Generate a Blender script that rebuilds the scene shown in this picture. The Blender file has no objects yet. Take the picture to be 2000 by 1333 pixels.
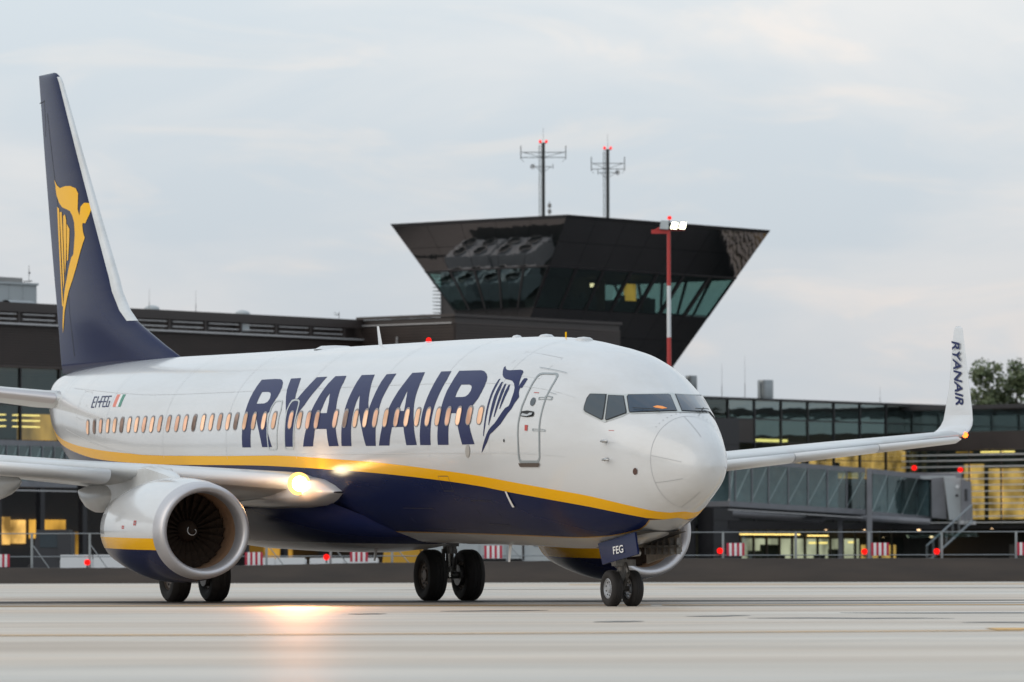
import bpy, bmesh, math, random
from mathutils import Vector, Matrix, geometry, noise
random.seed(7)
R=math.radians
sc=bpy.context.scene
# ------------------------------------------------------------------ camera
cam_d=bpy.data.cameras.new('camera'); cam=bpy.data.objects.new('camera',cam_d); sc.collection.objects.link(cam)
CH=.8274; FPX=10642.9; HOR=1097.0
cam.matrix_world=Matrix.Translation((0,0,CH))@Matrix.Rotation(R(90+2.3167),4,'X')@Matrix.Rotation(R(-.1181),4,'Z')
cam_d.sensor_width=36; cam_d.lens=FPX/2000*36; cam_d.clip_start=.5; cam_d.clip_end=6000
cam_d.dof.use_dof=True; cam_d.dof.focus_distance=103; cam_d.dof.aperture_fstop=2.8
sc.camera=cam
# ------------------------------------------------------------------ world
SUN_EL,SUN_AZ=R(26),R(243)     # azimuth of the veiled sun, clockwise from +Y
w=bpy.data.worlds.new('World'); sc.world=w; w.use_nodes=True
nt=w.node_tree; nt.nodes.clear(); N=nt.nodes; K=nt.links
def nd(nt,t,**kw):
    n=nt.nodes.new(t)
    for k,v in kw.items():
        if k.startswith('i_'): n.inputs[k[2:].replace('_',' ')].default_value=v
        else: setattr(n,k,v)
    return n
out=nd(nt,'ShaderNodeOutputWorld'); bg=nd(nt,'ShaderNodeBackground')
sky=nd(nt,'ShaderNodeTexSky'); sky.sky_type='NISHITA'; sky.sun_disc=False; sky.sun_elevation=SUN_EL; sky.sun_rotation=SUN_AZ
sky.air_density=1.2; sky.dust_density=2.0
tc=nd(nt,'ShaderNodeTexCoord'); sep=nd(nt,'ShaderNodeSeparateXYZ'); K.new(tc.outputs['Generated'],sep.inputs[0])
# overcast radiance: brighter towards the zenith
zen=nd(nt,'ShaderNodeMapRange'); zen.inputs[1].default_value=.0; zen.inputs[2].default_value=1.; zen.inputs[3].default_value=0; zen.inputs[4].default_value=1
K.new(sep.outputs['Z'],zen.inputs[0])
base=nd(nt,'ShaderNodeValToRGB'); cr=base.color_ramp
cr.elements[0].position=0; cr.elements[0].color=(.555,.60,.645,1)
cr.elements[1].position=1; cr.elements[1].color=(.76,.85,.95,1)
for p_,c_ in ((.04,(.645,.68,.72,1)),(.105,(.80,.84,.87,1)),(.3,(.78,.86,.92,1))):
    e=cr.elements.new(p_); e.color=c_
K.new(zen.outputs[0],base.inputs[0])
mp=nd(nt,'ShaderNodeMapping'); mp.inputs['Scale'].default_value=(1,1,3.4); mp.inputs['Rotation'].default_value=(0,R(4),0)
K.new(tc.outputs['Generated'],mp.inputs[0])
n1=nd(nt,'ShaderNodeTexNoise'); n1.inputs['Scale'].default_value=8.5; n1.inputs['Detail'].default_value=6; n1.inputs['Roughness'].default_value=.52; n1.inputs['Distortion'].default_value=.5
K.new(mp.outputs[0],n1.inputs['Vector'])
r1=nd(nt,'ShaderNodeValToRGB'); r1.color_ramp.elements[0].position=.40; r1.color_ramp.elements[1].position=.68; r1.color_ramp.interpolation='EASE'
K.new(n1.outputs['Fac'],r1.inputs[0])
mx=nd(nt,'ShaderNodeMix',data_type='RGBA',blend_type='MULTIPLY'); mx.inputs[0].default_value=1
cl=nd(nt,'ShaderNodeMix',data_type='RGBA'); cl.inputs[6].default_value=(.905,.95,.985,1); cl.inputs[7].default_value=(1.10,1.06,1.03,1)
K.new(r1.outputs[0],cl.inputs[0])
K.new(base.outputs[0],mx.inputs[6]); K.new(cl.outputs[2],mx.inputs[7])
# fine wisps low on the left
mp2=nd(nt,'ShaderNodeMapping'); mp2.inputs['Scale'].default_value=(1,1,4.2); mp2.inputs['Location'].default_value=(3.1,1.7,.4)
K.new(tc.outputs['Generated'],mp2.inputs[0])
n2=nd(nt,'ShaderNodeTexNoise'); n2.inputs['Scale'].default_value=21; n2.inputs['Detail'].default_value=8; n2.inputs['Roughness'].default_value=.55; n2.inputs['Distortion'].default_value=.8
K.new(mp2.outputs[0],n2.inputs['Vector'])
r2=nd(nt,'ShaderNodeValToRGB'); r2.color_ramp.elements[0].position=.52; r2.color_ramp.elements[1].position=.72; r2.color_ramp.interpolation='EASE'
K.new(n2.outputs['Fac'],r2.inputs[0])
ws=nd(nt,'ShaderNodeMix',data_type='RGBA',blend_type='MULTIPLY'); ws.inputs[7].default_value=(1.13,1.055,1.0,1)
K.new(r2.outputs[0],ws.inputs[0]); K.new(mx.outputs[2],ws.inputs[6])
# a little of the clear sky behind
sm=nd(nt,'ShaderNodeMix',data_type='RGBA'); sm.inputs[0].default_value=.06
sg=nd(nt,'ShaderNodeMix',data_type='RGBA',blend_type='MULTIPLY'); sg.inputs[0].default_value=1; sg.inputs[7].default_value=(.1,.1,.1,1)
K.new(sky.outputs[0],sg.inputs[6]); K.new(sg.outputs[2],sm.inputs[7]); K.new(ws.outputs[2],sm.inputs[6])
K.new(sm.outputs[2],bg.inputs[0]); bg.inputs[1].default_value=.895
K.new(bg.outputs[0],out.inputs[0])
# ------------------------------------------------------------------ sun behind the clouds
sl=bpy.data.lights.new('sun','SUN'); sl.energy=.8; sl.angle=R(60); sl.color=(1,.88,.74)
so=bpy.data.objects.new('sun',sl); sc.collection.objects.link(so)
sd=Vector((math.sin(SUN_AZ)*math.cos(SUN_EL),math.cos(SUN_AZ)*math.cos(SUN_EL),math.sin(SUN_EL)))
so.rotation_euler=sd.to_track_quat('Z','Y').to_euler(); so.location=(-60,-40,80)
sc.view_settings.view_transform='Standard'; sc.view_settings.look='None'; sc.view_settings.exposure=.14; sc.view_settings.gamma=1; sc.view_settings.use_curve_mapping=False
sc.cycles.max_bounces=7; sc.cycles.glossy_bounces=4; sc.cycles.transparent_max_bounces=12; sc.cycles.use_denoising=True
sc.cycles.sample_clamp_indirect=6
# ------------------------------------------------------------------ helpers
COL=sc.collection
def link(o,parent=None):
    COL.objects.link(o)
    if parent is not None: o.parent=parent
    return o
def mesh(name,verts,faces,mats,parent=None,smooth=False,mi=None,auto=None):
    me=bpy.data.meshes.new(name); me.from_pydata([tuple(v) for v in verts],[],faces)
    if not isinstance(mats,(list,tuple)): mats=[mats]
    for m in mats: me.materials.append(m)
    if mi is not None: me.polygons.foreach_set('material_index',mi)
    if smooth: me.polygons.foreach_set('use_smooth',[True]*len(me.polygons))
    me.update()
    if auto is not None:
        try: me.set_sharp_from_angle(angle=R(auto))
        except Exception: pass
    return link(bpy.data.objects.new(name,me),parent)
def share(name,me,parent,loc=(0,0,0),rot=(0,0,0),scale=(1,1,1)):
    o=bpy.data.objects.new(name,me); o.location=loc; o.rotation_euler=rot; o.scale=scale; return link(o,parent)
def empty(name,loc=(0,0,0),rz=0,parent=None):
    o=bpy.data.objects.new(name,None); o.location=loc; o.rotation_euler=(0,0,rz); o.empty_display_size=.5; return link(o,parent)
def tag(o,label,cat,group=None):
    o['label']=label; o['category']=cat
    if group: o['group']=group
    return o
class MB:
    def __init__(s): s.v=[]; s.f=[]; s.m=[]
    def add(s,v,f,m=0):
        b=len(s.v); s.v+=[tuple(x) for x in v]; s.f+=[tuple(i+b for i in q) for q in f]; s.m+=[m]*len(f); return s
    def box(s,x0,x1,y0,y1,z0,z1,m=0):
        v=[(x,y,z) for x in(x0,x1) for y in(y0,y1) for z in(z0,z1)]
        return s.add(v,[(0,1,3,2),(4,6,7,5),(0,4,5,1),(2,3,7,6),(0,2,6,4),(1,5,7,3)],m)
    def tube(s,a,b,r,n=8,m=0,r2=None,caps=True):
        a=Vector(a);b=Vector(b); d=(b-a); q=d.to_track_quat('Z','Y') if d.length>1e-9 else Matrix.Identity(3).to_quaternion()
        if r2 is None:r2=r
        v=[];f=[]
        for k in range(n):
            t=2*math.pi*k/n; e=q@Vector((math.cos(t),math.sin(t),0)); v+= [a+e*r,b+e*r2]
        for k in range(n):
            j=(k+1)%n; f.append((2*k,2*j,2*j+1,2*k+1))
        if caps: f.append(tuple(2*k for k in range(n))[::-1]); f.append(tuple(2*k+1 for k in range(n)))
        return s.add(v,f,m)
    def lathe(s,prof,o=(0,0,0),axis='Z',n=24,m=0,ms=None):
        # prof: [(r,h)...]
        v=[];f=[];mm=[]
        for r,h in prof:
            for k in range(n):
                t=2*math.pi*k/n; c,q=r*math.cos(t),r*math.sin(t)
                v.append({'Z':(o[0]+c,o[1]+q,o[2]+h),'X':(o[0]+h,o[1]+c,o[2]+q),'Y':(o[0]+c,o[1]+h,o[2]+q)}[axis])
        b=len(s.v); s.v+=v
        for i in range(len(prof)-1):
            for k in range(n):
                j=(k+1)%n; s.f.append((b+i*n+k,b+i*n+j,b+(i+1)*n+j,b+(i+1)*n+k)); s.m.append(ms[i] if ms else m)
        return s
    def prism(s,poly,d,m=0):
        # poly: list of Vectors (planar), extruded by vector d
        n=len(poly); d=Vector(d); v=[Vector(p) for p in poly]; v+=[p+d for p in v]
        return s.add(v,[tuple(range(n))[::-1],tuple(range(n,2*n))]+[(i,(i+1)%n,n+(i+1)%n,n+i) for i in range(n)],m)
    def build(s,name,mats,parent=None,smooth=False,auto=None):
        return mesh(name,s.v,s.f,mats,parent,smooth,s.m,auto)
# ------------------------------------------------------------------ materials
def mat(name,col,rough=.5,metal=0.,noise_s=None,noise_a=.15,spec=.5,coat=0.,emit=None,es=0.,bump=0.,bscale=30,stretch=(1,1,1),noise2=None):
    m=bpy.data.materials.new(name); m.use_nodes=True; t=m.node_tree; b=t.nodes['Principled BSDF']
    b.inputs['Base Color'].default_value=(*col,1); b.inputs['Roughness'].default_value=rough; b.inputs['Metallic'].default_value=metal
    b.inputs['Specular IOR Level'].default_value=spec; b.inputs['Coat Weight'].default_value=coat; b.inputs['Coat Roughness'].default_value=.08
    if emit: b.inputs['Emission Color'].default_value=(*emit,1); b.inputs['Emission Strength'].default_value=es
    co=nd(t,'ShaderNodeTexCoord'); ma=nd(t,'ShaderNodeMapping'); ma.inputs['Scale'].default_value=stretch; t.links.new(co.outputs['Object'],ma.inputs[0])
    if noise_s:
        n=nd(t,'ShaderNodeTexNoise'); n.inputs['Scale'].default_value=noise_s; n.inputs['Detail'].default_value=6; n.inputs['Roughness'].default_value=.6
        t.links.new(ma.outputs[0],n.inputs['Vector'])
        mr=nd(t,'ShaderNodeMapRange'); mr.inputs[1].default_value=.3; mr.inputs[2].default_value=.7; mr.inputs[3].default_value=1-noise_a; mr.inputs[4].default_value=1+noise_a*.6
        t.links.new(n.outputs['Fac'],mr.inputs[0])
        x=nd(t,'ShaderNodeMix',data_type='RGBA',blend_type='MULTIPLY'); x.inputs[0].default_value=1; x.inputs[6].default_value=(*col,1)
        t.links.new(mr.outputs[0],x.inputs[7]); t.links.new(x.outputs[2],b.inputs['Base Color'])
        rr=nd(t,'ShaderNodeMapRange'); rr.inputs[3].default_value=max(.02,rough*.85); rr.inputs[4].default_value=min(1,rough*1.2); t.links.new(n.outputs['Fac'],rr.inputs[0]); t.links.new(rr.outputs[0],b.inputs['Roughness'])
    if bump:
        n=nd(t,'ShaderNodeTexNoise'); n.inputs['Scale'].default_value=bscale; n.inputs['Detail'].default_value=4; t.links.new(ma.outputs[0],n.inputs['Vector'])
        bp=nd(t,'ShaderNodeBump'); bp.inputs['Strength'].default_value=bump; bp.inputs['Distance'].default_value=.02; t.links.new(n.outputs['Fac'],bp.inputs['Height']); t.links.new(bp.outputs[0],b.inputs['Normal'])
    return m
def glass(name,tint,refl,rough=.03,alpha=.6,gcol=(.80,.95,.95),bs=.05):
    # thin pane: part see-through, part mirror
    m=bpy.data.materials.new(name); m.use_nodes=True; t=m.node_tree; t.nodes.clear()
    o=nd(t,'ShaderNodeOutputMaterial'); tr=nd(t,'ShaderNodeBsdfTransparent'); tr.inputs[0].default_value=(*tint,1)
    df=nd(t,'ShaderNodeBsdfDiffuse'); df.inputs[0].default_value=(.01,.014,.015,1)
    gl=nd(t,'ShaderNodeBsdfGlossy'); gl.inputs['Roughness'].default_value=rough; gl.inputs[0].default_value=(*gcol,1)
    a=nd(t,'ShaderNodeMixShader'); a.inputs[0].default_value=alpha; b=nd(t,'ShaderNodeMixShader')
    t.links.new(df.outputs[0],a.inputs[1]); t.links.new(tr.outputs[0],a.inputs[2])
    co=nd(t,'ShaderNodeTexCoord'); no=nd(t,'ShaderNodeTexNoise'); no.inputs['Scale'].default_value=.9; no.inputs['Detail'].default_value=2
    t.links.new(co.outputs['Object'],no.inputs['Vector']); bp=nd(t,'ShaderNodeBump'); bp.inputs['Strength'].default_value=bs; bp.inputs['Distance'].default_value=.25
    t.links.new(no.outputs['Fac'],bp.inputs['Height']); t.links.new(bp.outputs[0],gl.inputs['Normal'])
    fr=nd(t,'ShaderNodeFresnel'); fr.inputs[0].default_value=1.5
    mr=nd(t,'ShaderNodeMapRange'); mr.inputs[1].default_value=0; mr.inputs[2].default_value=1; mr.inputs[3].default_value=refl; mr.inputs[4].default_value=1; t.links.new(fr.outputs[0],mr.inputs[0])
    ge=nd(t,'ShaderNodeNewGeometry'); mu=nd(t,'ShaderNodeMath',operation='SUBTRACT'); mu.inputs[0].default_value=1; t.links.new(ge.outputs['Backfacing'],mu.inputs[1]); mm=nd(t,'ShaderNodeMath',operation='MULTIPLY'); t.links.new(mr.outputs[0],mm.inputs[0]); t.links.new(mu.outputs[0],mm.inputs[1])
    t.links.new(mm.outputs[0],b.inputs[0]); t.links.new(a.outputs[0],b.inputs[1]); t.links.new(gl.outputs[0],b.inputs[2]); t.links.new(b.outputs[0],o.inputs[0])
    return m
def emis(name,col,s,var=None,scale=(1,1,1),lo=.5):
    m=bpy.data.materials.new(name); m.use_nodes=True; t=m.node_tree; t.nodes.clear()
    o=nd(t,'ShaderNodeOutputMaterial'); e=nd(t,'ShaderNodeEmission'); e.inputs[0].default_value=(*col,1); e.inputs[1].default_value=s; t.links.new(e.outputs[0],o.inputs[0])
    if var:
        co=nd(t,'ShaderNodeTexCoord'); ma=nd(t,'ShaderNodeMapping'); ma.inputs['Scale'].default_value=scale; n=nd(t,'ShaderNodeTexNoise'); n.inputs['Scale'].default_value=var; n.inputs['Detail'].default_value=3
        t.links.new(co.outputs['Object'],ma.inputs[0]); t.links.new(ma.outputs[0],n.inputs['Vector'])
        mr=nd(t,'ShaderNodeMapRange'); mr.inputs[1].default_value=.35; mr.inputs[2].default_value=.65; mr.inputs[3].default_value=s*lo; mr.inputs[4].default_value=s*1.25; t.links.new(n.outputs['Fac'],mr.inputs[0]); t.links.new(mr.outputs[0],e.inputs[1])
    return m
def grime(m,amount=.25,scale=.6,stretch=(.25,1,1.6)):
    """faint streaks of dirt on airliner paint"""
    t=m.node_tree; b=t.nodes['Principled BSDF']; col=tuple(b.inputs['Base Color'].default_value)
    co=nd(t,'ShaderNodeTexCoord'); ma=nd(t,'ShaderNodeMapping'); ma.inputs['Scale'].default_value=stretch; t.links.new(co.outputs['Object'],ma.inputs[0])
    n=nd(t,'ShaderNodeTexNoise'); n.inputs['Scale'].default_value=scale; n.inputs['Detail'].default_value=8; n.inputs['Roughness'].default_value=.65; t.links.new(ma.outputs[0],n.inputs['Vector'])
    mr=nd(t,'ShaderNodeMapRange'); mr.inputs[1].default_value=.45; mr.inputs[2].default_value=.75; mr.inputs[3].default_value=0; mr.inputs[4].default_value=amount; t.links.new(n.outputs['Fac'],mr.inputs[0])
    x=nd(t,'ShaderNodeMix',data_type='RGBA'); x.inputs[6].default_value=col; x.inputs[7].default_value=(col[0]*.62+.05,col[1]*.58+.045,col[2]*.52+.04,1); t.links.new(mr.outputs[0],x.inputs[0]); t.links.new(x.outputs[2],b.inputs['Base Color'])
    return m
M={}
M['white']=grime(mat('white_paint',(.665,.675,.685),.16,spec=.5,coat=.35),.42)
M['blue']=grime(mat('dark_blue_paint',(.010,.016,.060),.2,spec=.08),.35)
M['title']=mat('dark_blue_lettering',(.012,.018,.085),.3,spec=.1)
M['yellow']=grime(mat('yellow_paint',(.92,.47,.004),.25,spec=.2),.12)
M['gold']=mat('gold_line_paint',(.34,.18,.02),.3)
M['fin_gold']=mat('golden_emblem_paint',(.95,.50,.006),.3,spec=.1)
M['belly']=grime(mat('grey_belly_paint',(.34,.345,.35),.3,coat=.2),.5,1.2)
M['wing']=grime(mat('light_grey_wing_paint',(.66,.68,.69),.3,coat=.2),.6,1.0,(1,.5,1))
M['slat']=mat('pale_metal_slat',(.74,.74,.74),.3,.15)
M['lip']=mat('polished_inlet_lip',(.58,.565,.58),.38,.6)
M['alu']=mat('brushed_aluminium',(.55,.55,.55),.35,.8)
M['seal']=mat('grey_door_seal',(.30,.33,.34),.45)
M['seal_l']=mat('pale_window_frame',(.50,.53,.53),.4)
M['dark']=mat('black_rubber_seal',(.02,.02,.022),.5)
M['tyre']=mat('tyre_rubber',(.022,.019,.018),.75,noise_s=9,noise_a=.3)
M['rim']=mat('grey_wheel_rim',(.42,.43,.45),.4,.4)
M['rimd']=mat('dirty_wheel_rim',(.16,.13,.11),.5,.4)
M['strut']=mat('oily_landing_gear_steel',(.16,.15,.14),.4,.5,noise_s=14,noise_a=.4)
M['chrome']=mat('chrome_piston',(.7,.7,.7),.12,1.)
M['duct']=mat('flare_tinted_duct',(.36,.21,.125),.5,noise_s=4,noise_a=.2)  # warm flare glow inside the inlet is put into this brown
M['fan']=mat('dark_titanium_blades',(.045,.031,.023),.85,.0,spec=.1)
M['black']=mat('matt_black',(.012,.012,.013),.6)
M['cabin']=emis('warm_cabin_glow',(1.0,.63,.42),.84,1.3,lo=.7)
M['cabin2']=emis('soft_cabin_glow',(1.0,.60,.42),.68,1.7,lo=.7); M['cabin3']=emis('dim_cabin_glow',(.80,.58,.48),.33,2.2,lo=.5)
M['cabin_rim']=mat('window_surround',(.27,.24,.235),.4)
M['louv']=mat('white_louvre_paint',(.78,.76,.74),.4)
M['cockpit']=glass('cockpit_glass',(.25,.32,.36),.16,.03,.35)
M['sideglass']=mat('grey_side_window_glass',(.05,.065,.078),.07,coat=.3)
M['cock_in']=mat('dark_cockpit_interior',(.045,.06,.075),.8)
M['redm']=mat('red_marking',(.5,.06,.05),.4)
M['green']=mat('green_flag_paint',(.02,.22,.13),.3)
M['orangef']=mat('orange_flag_paint',(.75,.16,.08),.3)
M['whitef']=mat('white_lettering',(.82,.82,.82),.3)
M['lamp']=emis('landing_lamp_glow',(1.0,.84,.55),22)
M['red_l']=emis('red_lamp_glow',(1.0,.010,.008),1.5)
M['red_b']=emis('red_beacon_glow',(1.0,.02,.015),1.3)
M['white_l']=emis('floodlight_glow',(1.0,.97,.70),7)
M['orange_l']=emis('orange_lamp_glow',(1.0,.13,.02),5)
# ================================================================== setting: apron
def apron_material():
    m=bpy.data.materials.new('apron_concrete'); m.use_nodes=True; t=m.node_tree; b=t.nodes['Principled BSDF']; L=t.links
    co=nd(t,'ShaderNodeTexCoord')
    def noi(scale,st,det=6,ro=.6,rot=0):
        ma=nd(t,'ShaderNodeMapping'); ma.inputs['Scale'].default_value=st; ma.inputs['Rotation'].default_value=(0,0,rot); L.new(co.outputs['Object'],ma.inputs[0])
        n=nd(t,'ShaderNodeTexNoise'); n.inputs['Scale'].default_value=scale; n.inputs['Detail'].default_value=det; n.inputs['Roughness'].default_value=ro; L.new(ma.outputs[0],n.inputs['Vector']); return n
    a=noi(.16,(.18,1,1),7,.62); ra=nd(t,'ShaderNodeValToRGB'); e=ra.color_ramp.elements
    e[0].position=.30; e[0].color=(.48,.375,.28,1); e[1].position=.72; e[1].color=(.76,.72,.655,1)
    q=ra.color_ramp.elements.new(.5); q.color=(.66,.565,.465,1); L.new(a.outputs['Fac'],ra.inputs[0])
    s2=noi(.9,(.07,1,1),5,.7,R(2)); r2=nd(t,'ShaderNodeMapRange'); r2.inputs[1].default_value=.35; r2.inputs[2].default_value=.7; r2.inputs[3].default_value=.68; r2.inputs[4].default_value=1.12; L.new(s2.outputs['Fac'],r2.inputs[0])
    s3=noi(60,(1,1,1),3,.6); r3=nd(t,'ShaderNodeMapRange'); r3.inputs[3].default_value=.9; r3.inputs[4].default_value=1.1; L.new(s3.outputs['Fac'],r3.inputs[0])
    # filled joints between the slabs and cracks
    br=nd(t,'ShaderNodeTexBrick'); br.offset=0; br.inputs['Scale'].default_value=1; br.inputs['Brick Width'].default_value=7.5; br.inputs['Row Height'].default_value=7.5; br.inputs['Mortar Size'].default_value=.035; br.inputs['Mortar Smooth'].default_value=.3
    mb=nd(t,'ShaderNodeMapping'); mb.inputs['Rotation'].default_value=(0,0,R(27)); L.new(co.outputs['Object'],mb.inputs[0]); L.new(mb.outputs[0],br.inputs['Vector'])
    br.inputs['Color1'].default_value=(1,1,1,1); br.inputs['Color2'].default_value=(.93,.93,.92,1); br.inputs['Mortar'].default_value=(.35,.33,.31,1)
    x1=nd(t,'ShaderNodeMix',data_type='RGBA',blend_type='MULTIPLY'); x1.inputs[0].default_value=1; L.new(ra.outputs[0],x1.inputs[6]); L.new(r2.outputs[0],x1.inputs[7])
    x2=nd(t,'ShaderNodeMix',data_type='RGBA',blend_type='MULTIPLY'); x2.inputs[0].default_value=1; L.new(x1.outputs[2],x2.inputs[6]); L.new(r3.outputs[0],x2.inputs[7])
    x3=nd(t,'ShaderNodeMix',data_type='RGBA',blend_type='MULTIPLY'); x3.inputs[0].default_value=.7; L.new(x2.outputs[2],x3.inputs[6]); L.new(br.outputs['Color'],x3.inputs[7])
    big=noi(.045,(.35,1,1),3,.5); rb=nd(t,'ShaderNodeValToRGB'); rb.color_ramp.elements[0].position=.42; rb.color_ramp.elements[0].color=(1.04,.985,.93,1); rb.color_ramp.elements[1].position=.62; rb.color_ramp.elements[1].color=(.93,.99,1.03,1); L.new(big.outputs['Fac'],rb.inputs[0])
    x4=nd(t,'ShaderNodeMix',data_type='RGBA',blend_type='MULTIPLY'); x4.inputs[0].default_value=1; L.new(x3.outputs[2],x4.inputs[6]); L.new(rb.outputs[0],x4.inputs[7]); x3=x4
    L.new(x3.outputs[2],b.inputs['Base Color']); b.inputs['Specular IOR Level'].default_value=.5
    rr=nd(t,'ShaderNodeMapRange'); rr.inputs[3].default_value=.36; rr.inputs[4].default_value=.60; L.new(s2.outputs['Fac'],rr.inputs[0]); L.new(rr.outputs[0],b.inputs['Roughness'])
    bp=nd(t,'ShaderNodeBump'); bp.inputs['Strength'].default_value=.12; bp.inputs['Distance'].default_value=.01; L.new(s3.outputs['Fac'],bp.inputs['Height']); L.new(bp.outputs[0],b.inputs['Normal'])
    return m
def at(px,py,D): return Vector(((px-1000)/FPX*D,D,CH+(HOR-py)/FPX*D))
g=mesh('apron',[(-900,-60,0),(900,-60,0),(900,2600,0),(-900,2600,0)],[(0,1,2,3)],apron_material()); g['kind']='structure'
asph_shade=mat('shadow_toned_asphalt',(.055,.05,.046),.6,noise_s=.6,noise_a=.35,stretch=(.15,1,1))
# asphalt band, darkened to paint the aircraft's contact shadow, slightly skewed, ragged edges
def strip(name,pts,z,m):
    v=[];f=[]
    for i,(x,y0,y1) in enumerate(pts): v+=[(x,y0,z),(x,y1,z)]
    for i in range(len(pts)-1): f.append((2*i,2*i+2,2*i+3,2*i+1))
    o=mesh(name,v,f,m); o['kind']='structure'; return o
st=[]
for i in range(121):
    x=-90+i*1.5; n0=noise.noise((x*.23,1.3,0)); n1=noise.noise((x*.4,7.3,0)); wdt=max(.4,6.0-max(0,x+2)*.30)
    yc=113+.045*x; st.append((x,yc-wdt*.5+n0*.5,yc+wdt*.5+n1*.5))
strip('shadowed_asphalt_strip',st,.004,asph_shade)
st=[]
for i in range(121):
    x=-90+i*1.5; n0=noise.noise((x*.21,11.3,0)); n1=noise.noise((x*.3,17.3,0)); wdt=max(.3,7.5-max(0,x+2)*.42)
    st.append((x,106.6+.045*x-wdt*.5+n0*.7,106.6+.045*x+wdt*.42+n1*.3))
strip('shadow_edge_strip',st,.0045,mat('brownish_painted_shadow',(.30,.25,.205),.5,noise_s=.5,noise_a=.3,stretch=(.1,1,1)))  # brownish soft edge of the contact shadow, painted as a ground strip
srv=mesh('service_road',[(-400,215.5,.004),(600,215.5,.004),(600,900,.004),(-400,900,.004)],[(0,1,2,3)],mat('service_road_asphalt',(.05,.05,.052),.75,noise_s=.2,noise_a=.3)); srv['kind']='structure'
yel=mat('faded_yellow_line_paint',(.80,.42,.06),.5,noise_s=1.1,noise_a=.5,stretch=(.3,3,1))
def line(x0,x1,y0,y1,wd): 
    return strip('painted_line',[(x0,y0-wd/2,y0+wd/2),((x0+x1)/2,(y0+y1)/2-wd/2,(y0+y1)/2+wd/2),(x1,y1-wd/2,y1+wd/2)],.008,yel)
# dark wood beyond the far edge of the airfield, behind and beside the viewpoint
v=[];f=[];n_=160
for i in range(n_+1):
    t=math.pi*(.93+1.12*i/n_); r_=330+30*noise.noise((i*.11,0,0)); h=13+5*noise.noise((i*.35,5,0))+3*noise.noise((i*1.3,9,0))
    x,y=r_*math.cos(t),60+r_*math.sin(t); v+=[(x,y,0),(x,y,h),(x*1.06,y*1.06,h*.9),(x*1.1,y*1.1,0)]
for i in range(n_):
    for k in range(3): f.append((4*i+k,4*i+4+k,4*i+5+k,4*i+1+k))
wd_=mesh('distant_wood',v,f,mat('far_wood_foliage',(.05,.065,.035),.9,noise_s=.15,noise_a=.5),None,True); wd_['kind']='stuff'
line(5.75,40,65.6,68.0,1.7)
line(-60,2.6,103.2,102.4,.9)
line(2.8,60,102.2,97,1.1)
line(-60,-3,61.2,61.6,.5)
line(2.0,60,193,188,2.5)
line(-3,6,61.8,64.1,.45)
# tar-filled cracks
tar=mat('crack_sealing_tar',(.03,.03,.032),.4)
for (x0,y0,x1,y1,wd) in ((1.1,74.2,1.8,75.0,.28),(2.6,81.5,3.6,82.4,.3),(3.4,79.0,6.3,78.0,.3),(6.0,72.8,8.2,72.2,.28),(5.2,86.5,10,85.2,.35),(8.2,80.2,8.9,79.6,.4),(-1.2,90.5,.6,91.8,.35),(-4.7,160,4,162,.5),(5,168,30,160,.6),(-2.6,86,-2.0,86.6,.35)):
    p=[];n=7
    for i in range(n+1):
        t=i/n; yy=y0+(y1-y0)*t+noise.noise((x0*3+t*4,y0,0))*.5; ww=3.6*wd*(.2+.8*math.sin(math.pi*min(.97,max(.03,t)))); p.append((x0+(x1-x0)*t,yy-ww/2,yy+ww/2))
    strip('tar_seam',p,.006,tar)
ZC=3.40
# station, top, bottom (relative to ZC), half width, height of the widest level
SEC=[(0.0,-.58,-.62,.02,-.60),(.04,-.454,-.727,.158,-.60),(.12,-.318,-.862,.276,-.60),(.3,-.126,-1.02,.425,-.58),(.6,.08,-1.18,.58,-.53),(1.0,.299,-1.348,.745,-.46),
(1.5,.559,-1.545,.945,-.37),(2.0,.79,-1.74,1.13,-.29),(2.5,1.04,-1.88,1.29,-.21),(3.0,1.285,-1.96,1.44,-.14),(3.5,1.45,-2.03,1.57,-.09),(4.0,1.57,-2.075,1.675,-.05),
(5.0,1.70,-2.115,1.80,-.01),(6.0,1.81,-2.125,1.86,0),(7.5,1.885,-2.10,1.88,0),(12,1.92,-2.10,1.88,0),(20,1.922,-2.10,1.88,0),(23.5,1.922,-2.0,1.88,0),(26,1.925,-1.955,1.88,.03),
(28,1.93,-1.837,1.86,.15),(30,1.917,-1.614,1.75,.33),(32,1.882,-1.317,1.54,.54),(34,1.82,-.91,1.233,.74),(36,1.735,-.307,.77,.93),(37,1.65,.152,.475,1.03),(37.6,1.45,.54,.26,1.08),(37.75,1.22,.95,.1,1.08)]
def _herm(xs,ys,x):
    n=len(xs)
    if x<=xs[0]: return ys[0]
    if x>=xs[-1]: return ys[-1]
    import bisect
    i=bisect.bisect_right(xs,x)-1
    def m(k):
        if k==0: return (ys[1]-ys[0])/(xs[1]-xs[0])
        if k==n-1: return (ys[-1]-ys[-2])/(xs[-1]-xs[-2])
        a=(ys[k]-ys[k-1])/(xs[k]-xs[k-1]);b=(ys[k+1]-ys[k])/(xs[k+1]-xs[k])
        if a*b<=0: return 0.
        return 2*a*b/(a+b)
    h=xs[i+1]-xs[i];t=(x-xs[i])/h
    return (2*t**3-3*t*t+1)*ys[i]+(t**3-2*t*t+t)*h*m(i)+(-2*t**3+3*t*t)*ys[i+1]+(t**3-t*t)*h*m(i+1)
_XS=[r[0] for r in SEC]
_COL=[[r[k] for r in SEC] for k in range(5)]
def sec(s):
    return [_herm(_XS,_COL[k],s)+(ZC if k!=3 else 0) for k in (1,2,3,4)]  # top,bot,half,level
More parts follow.
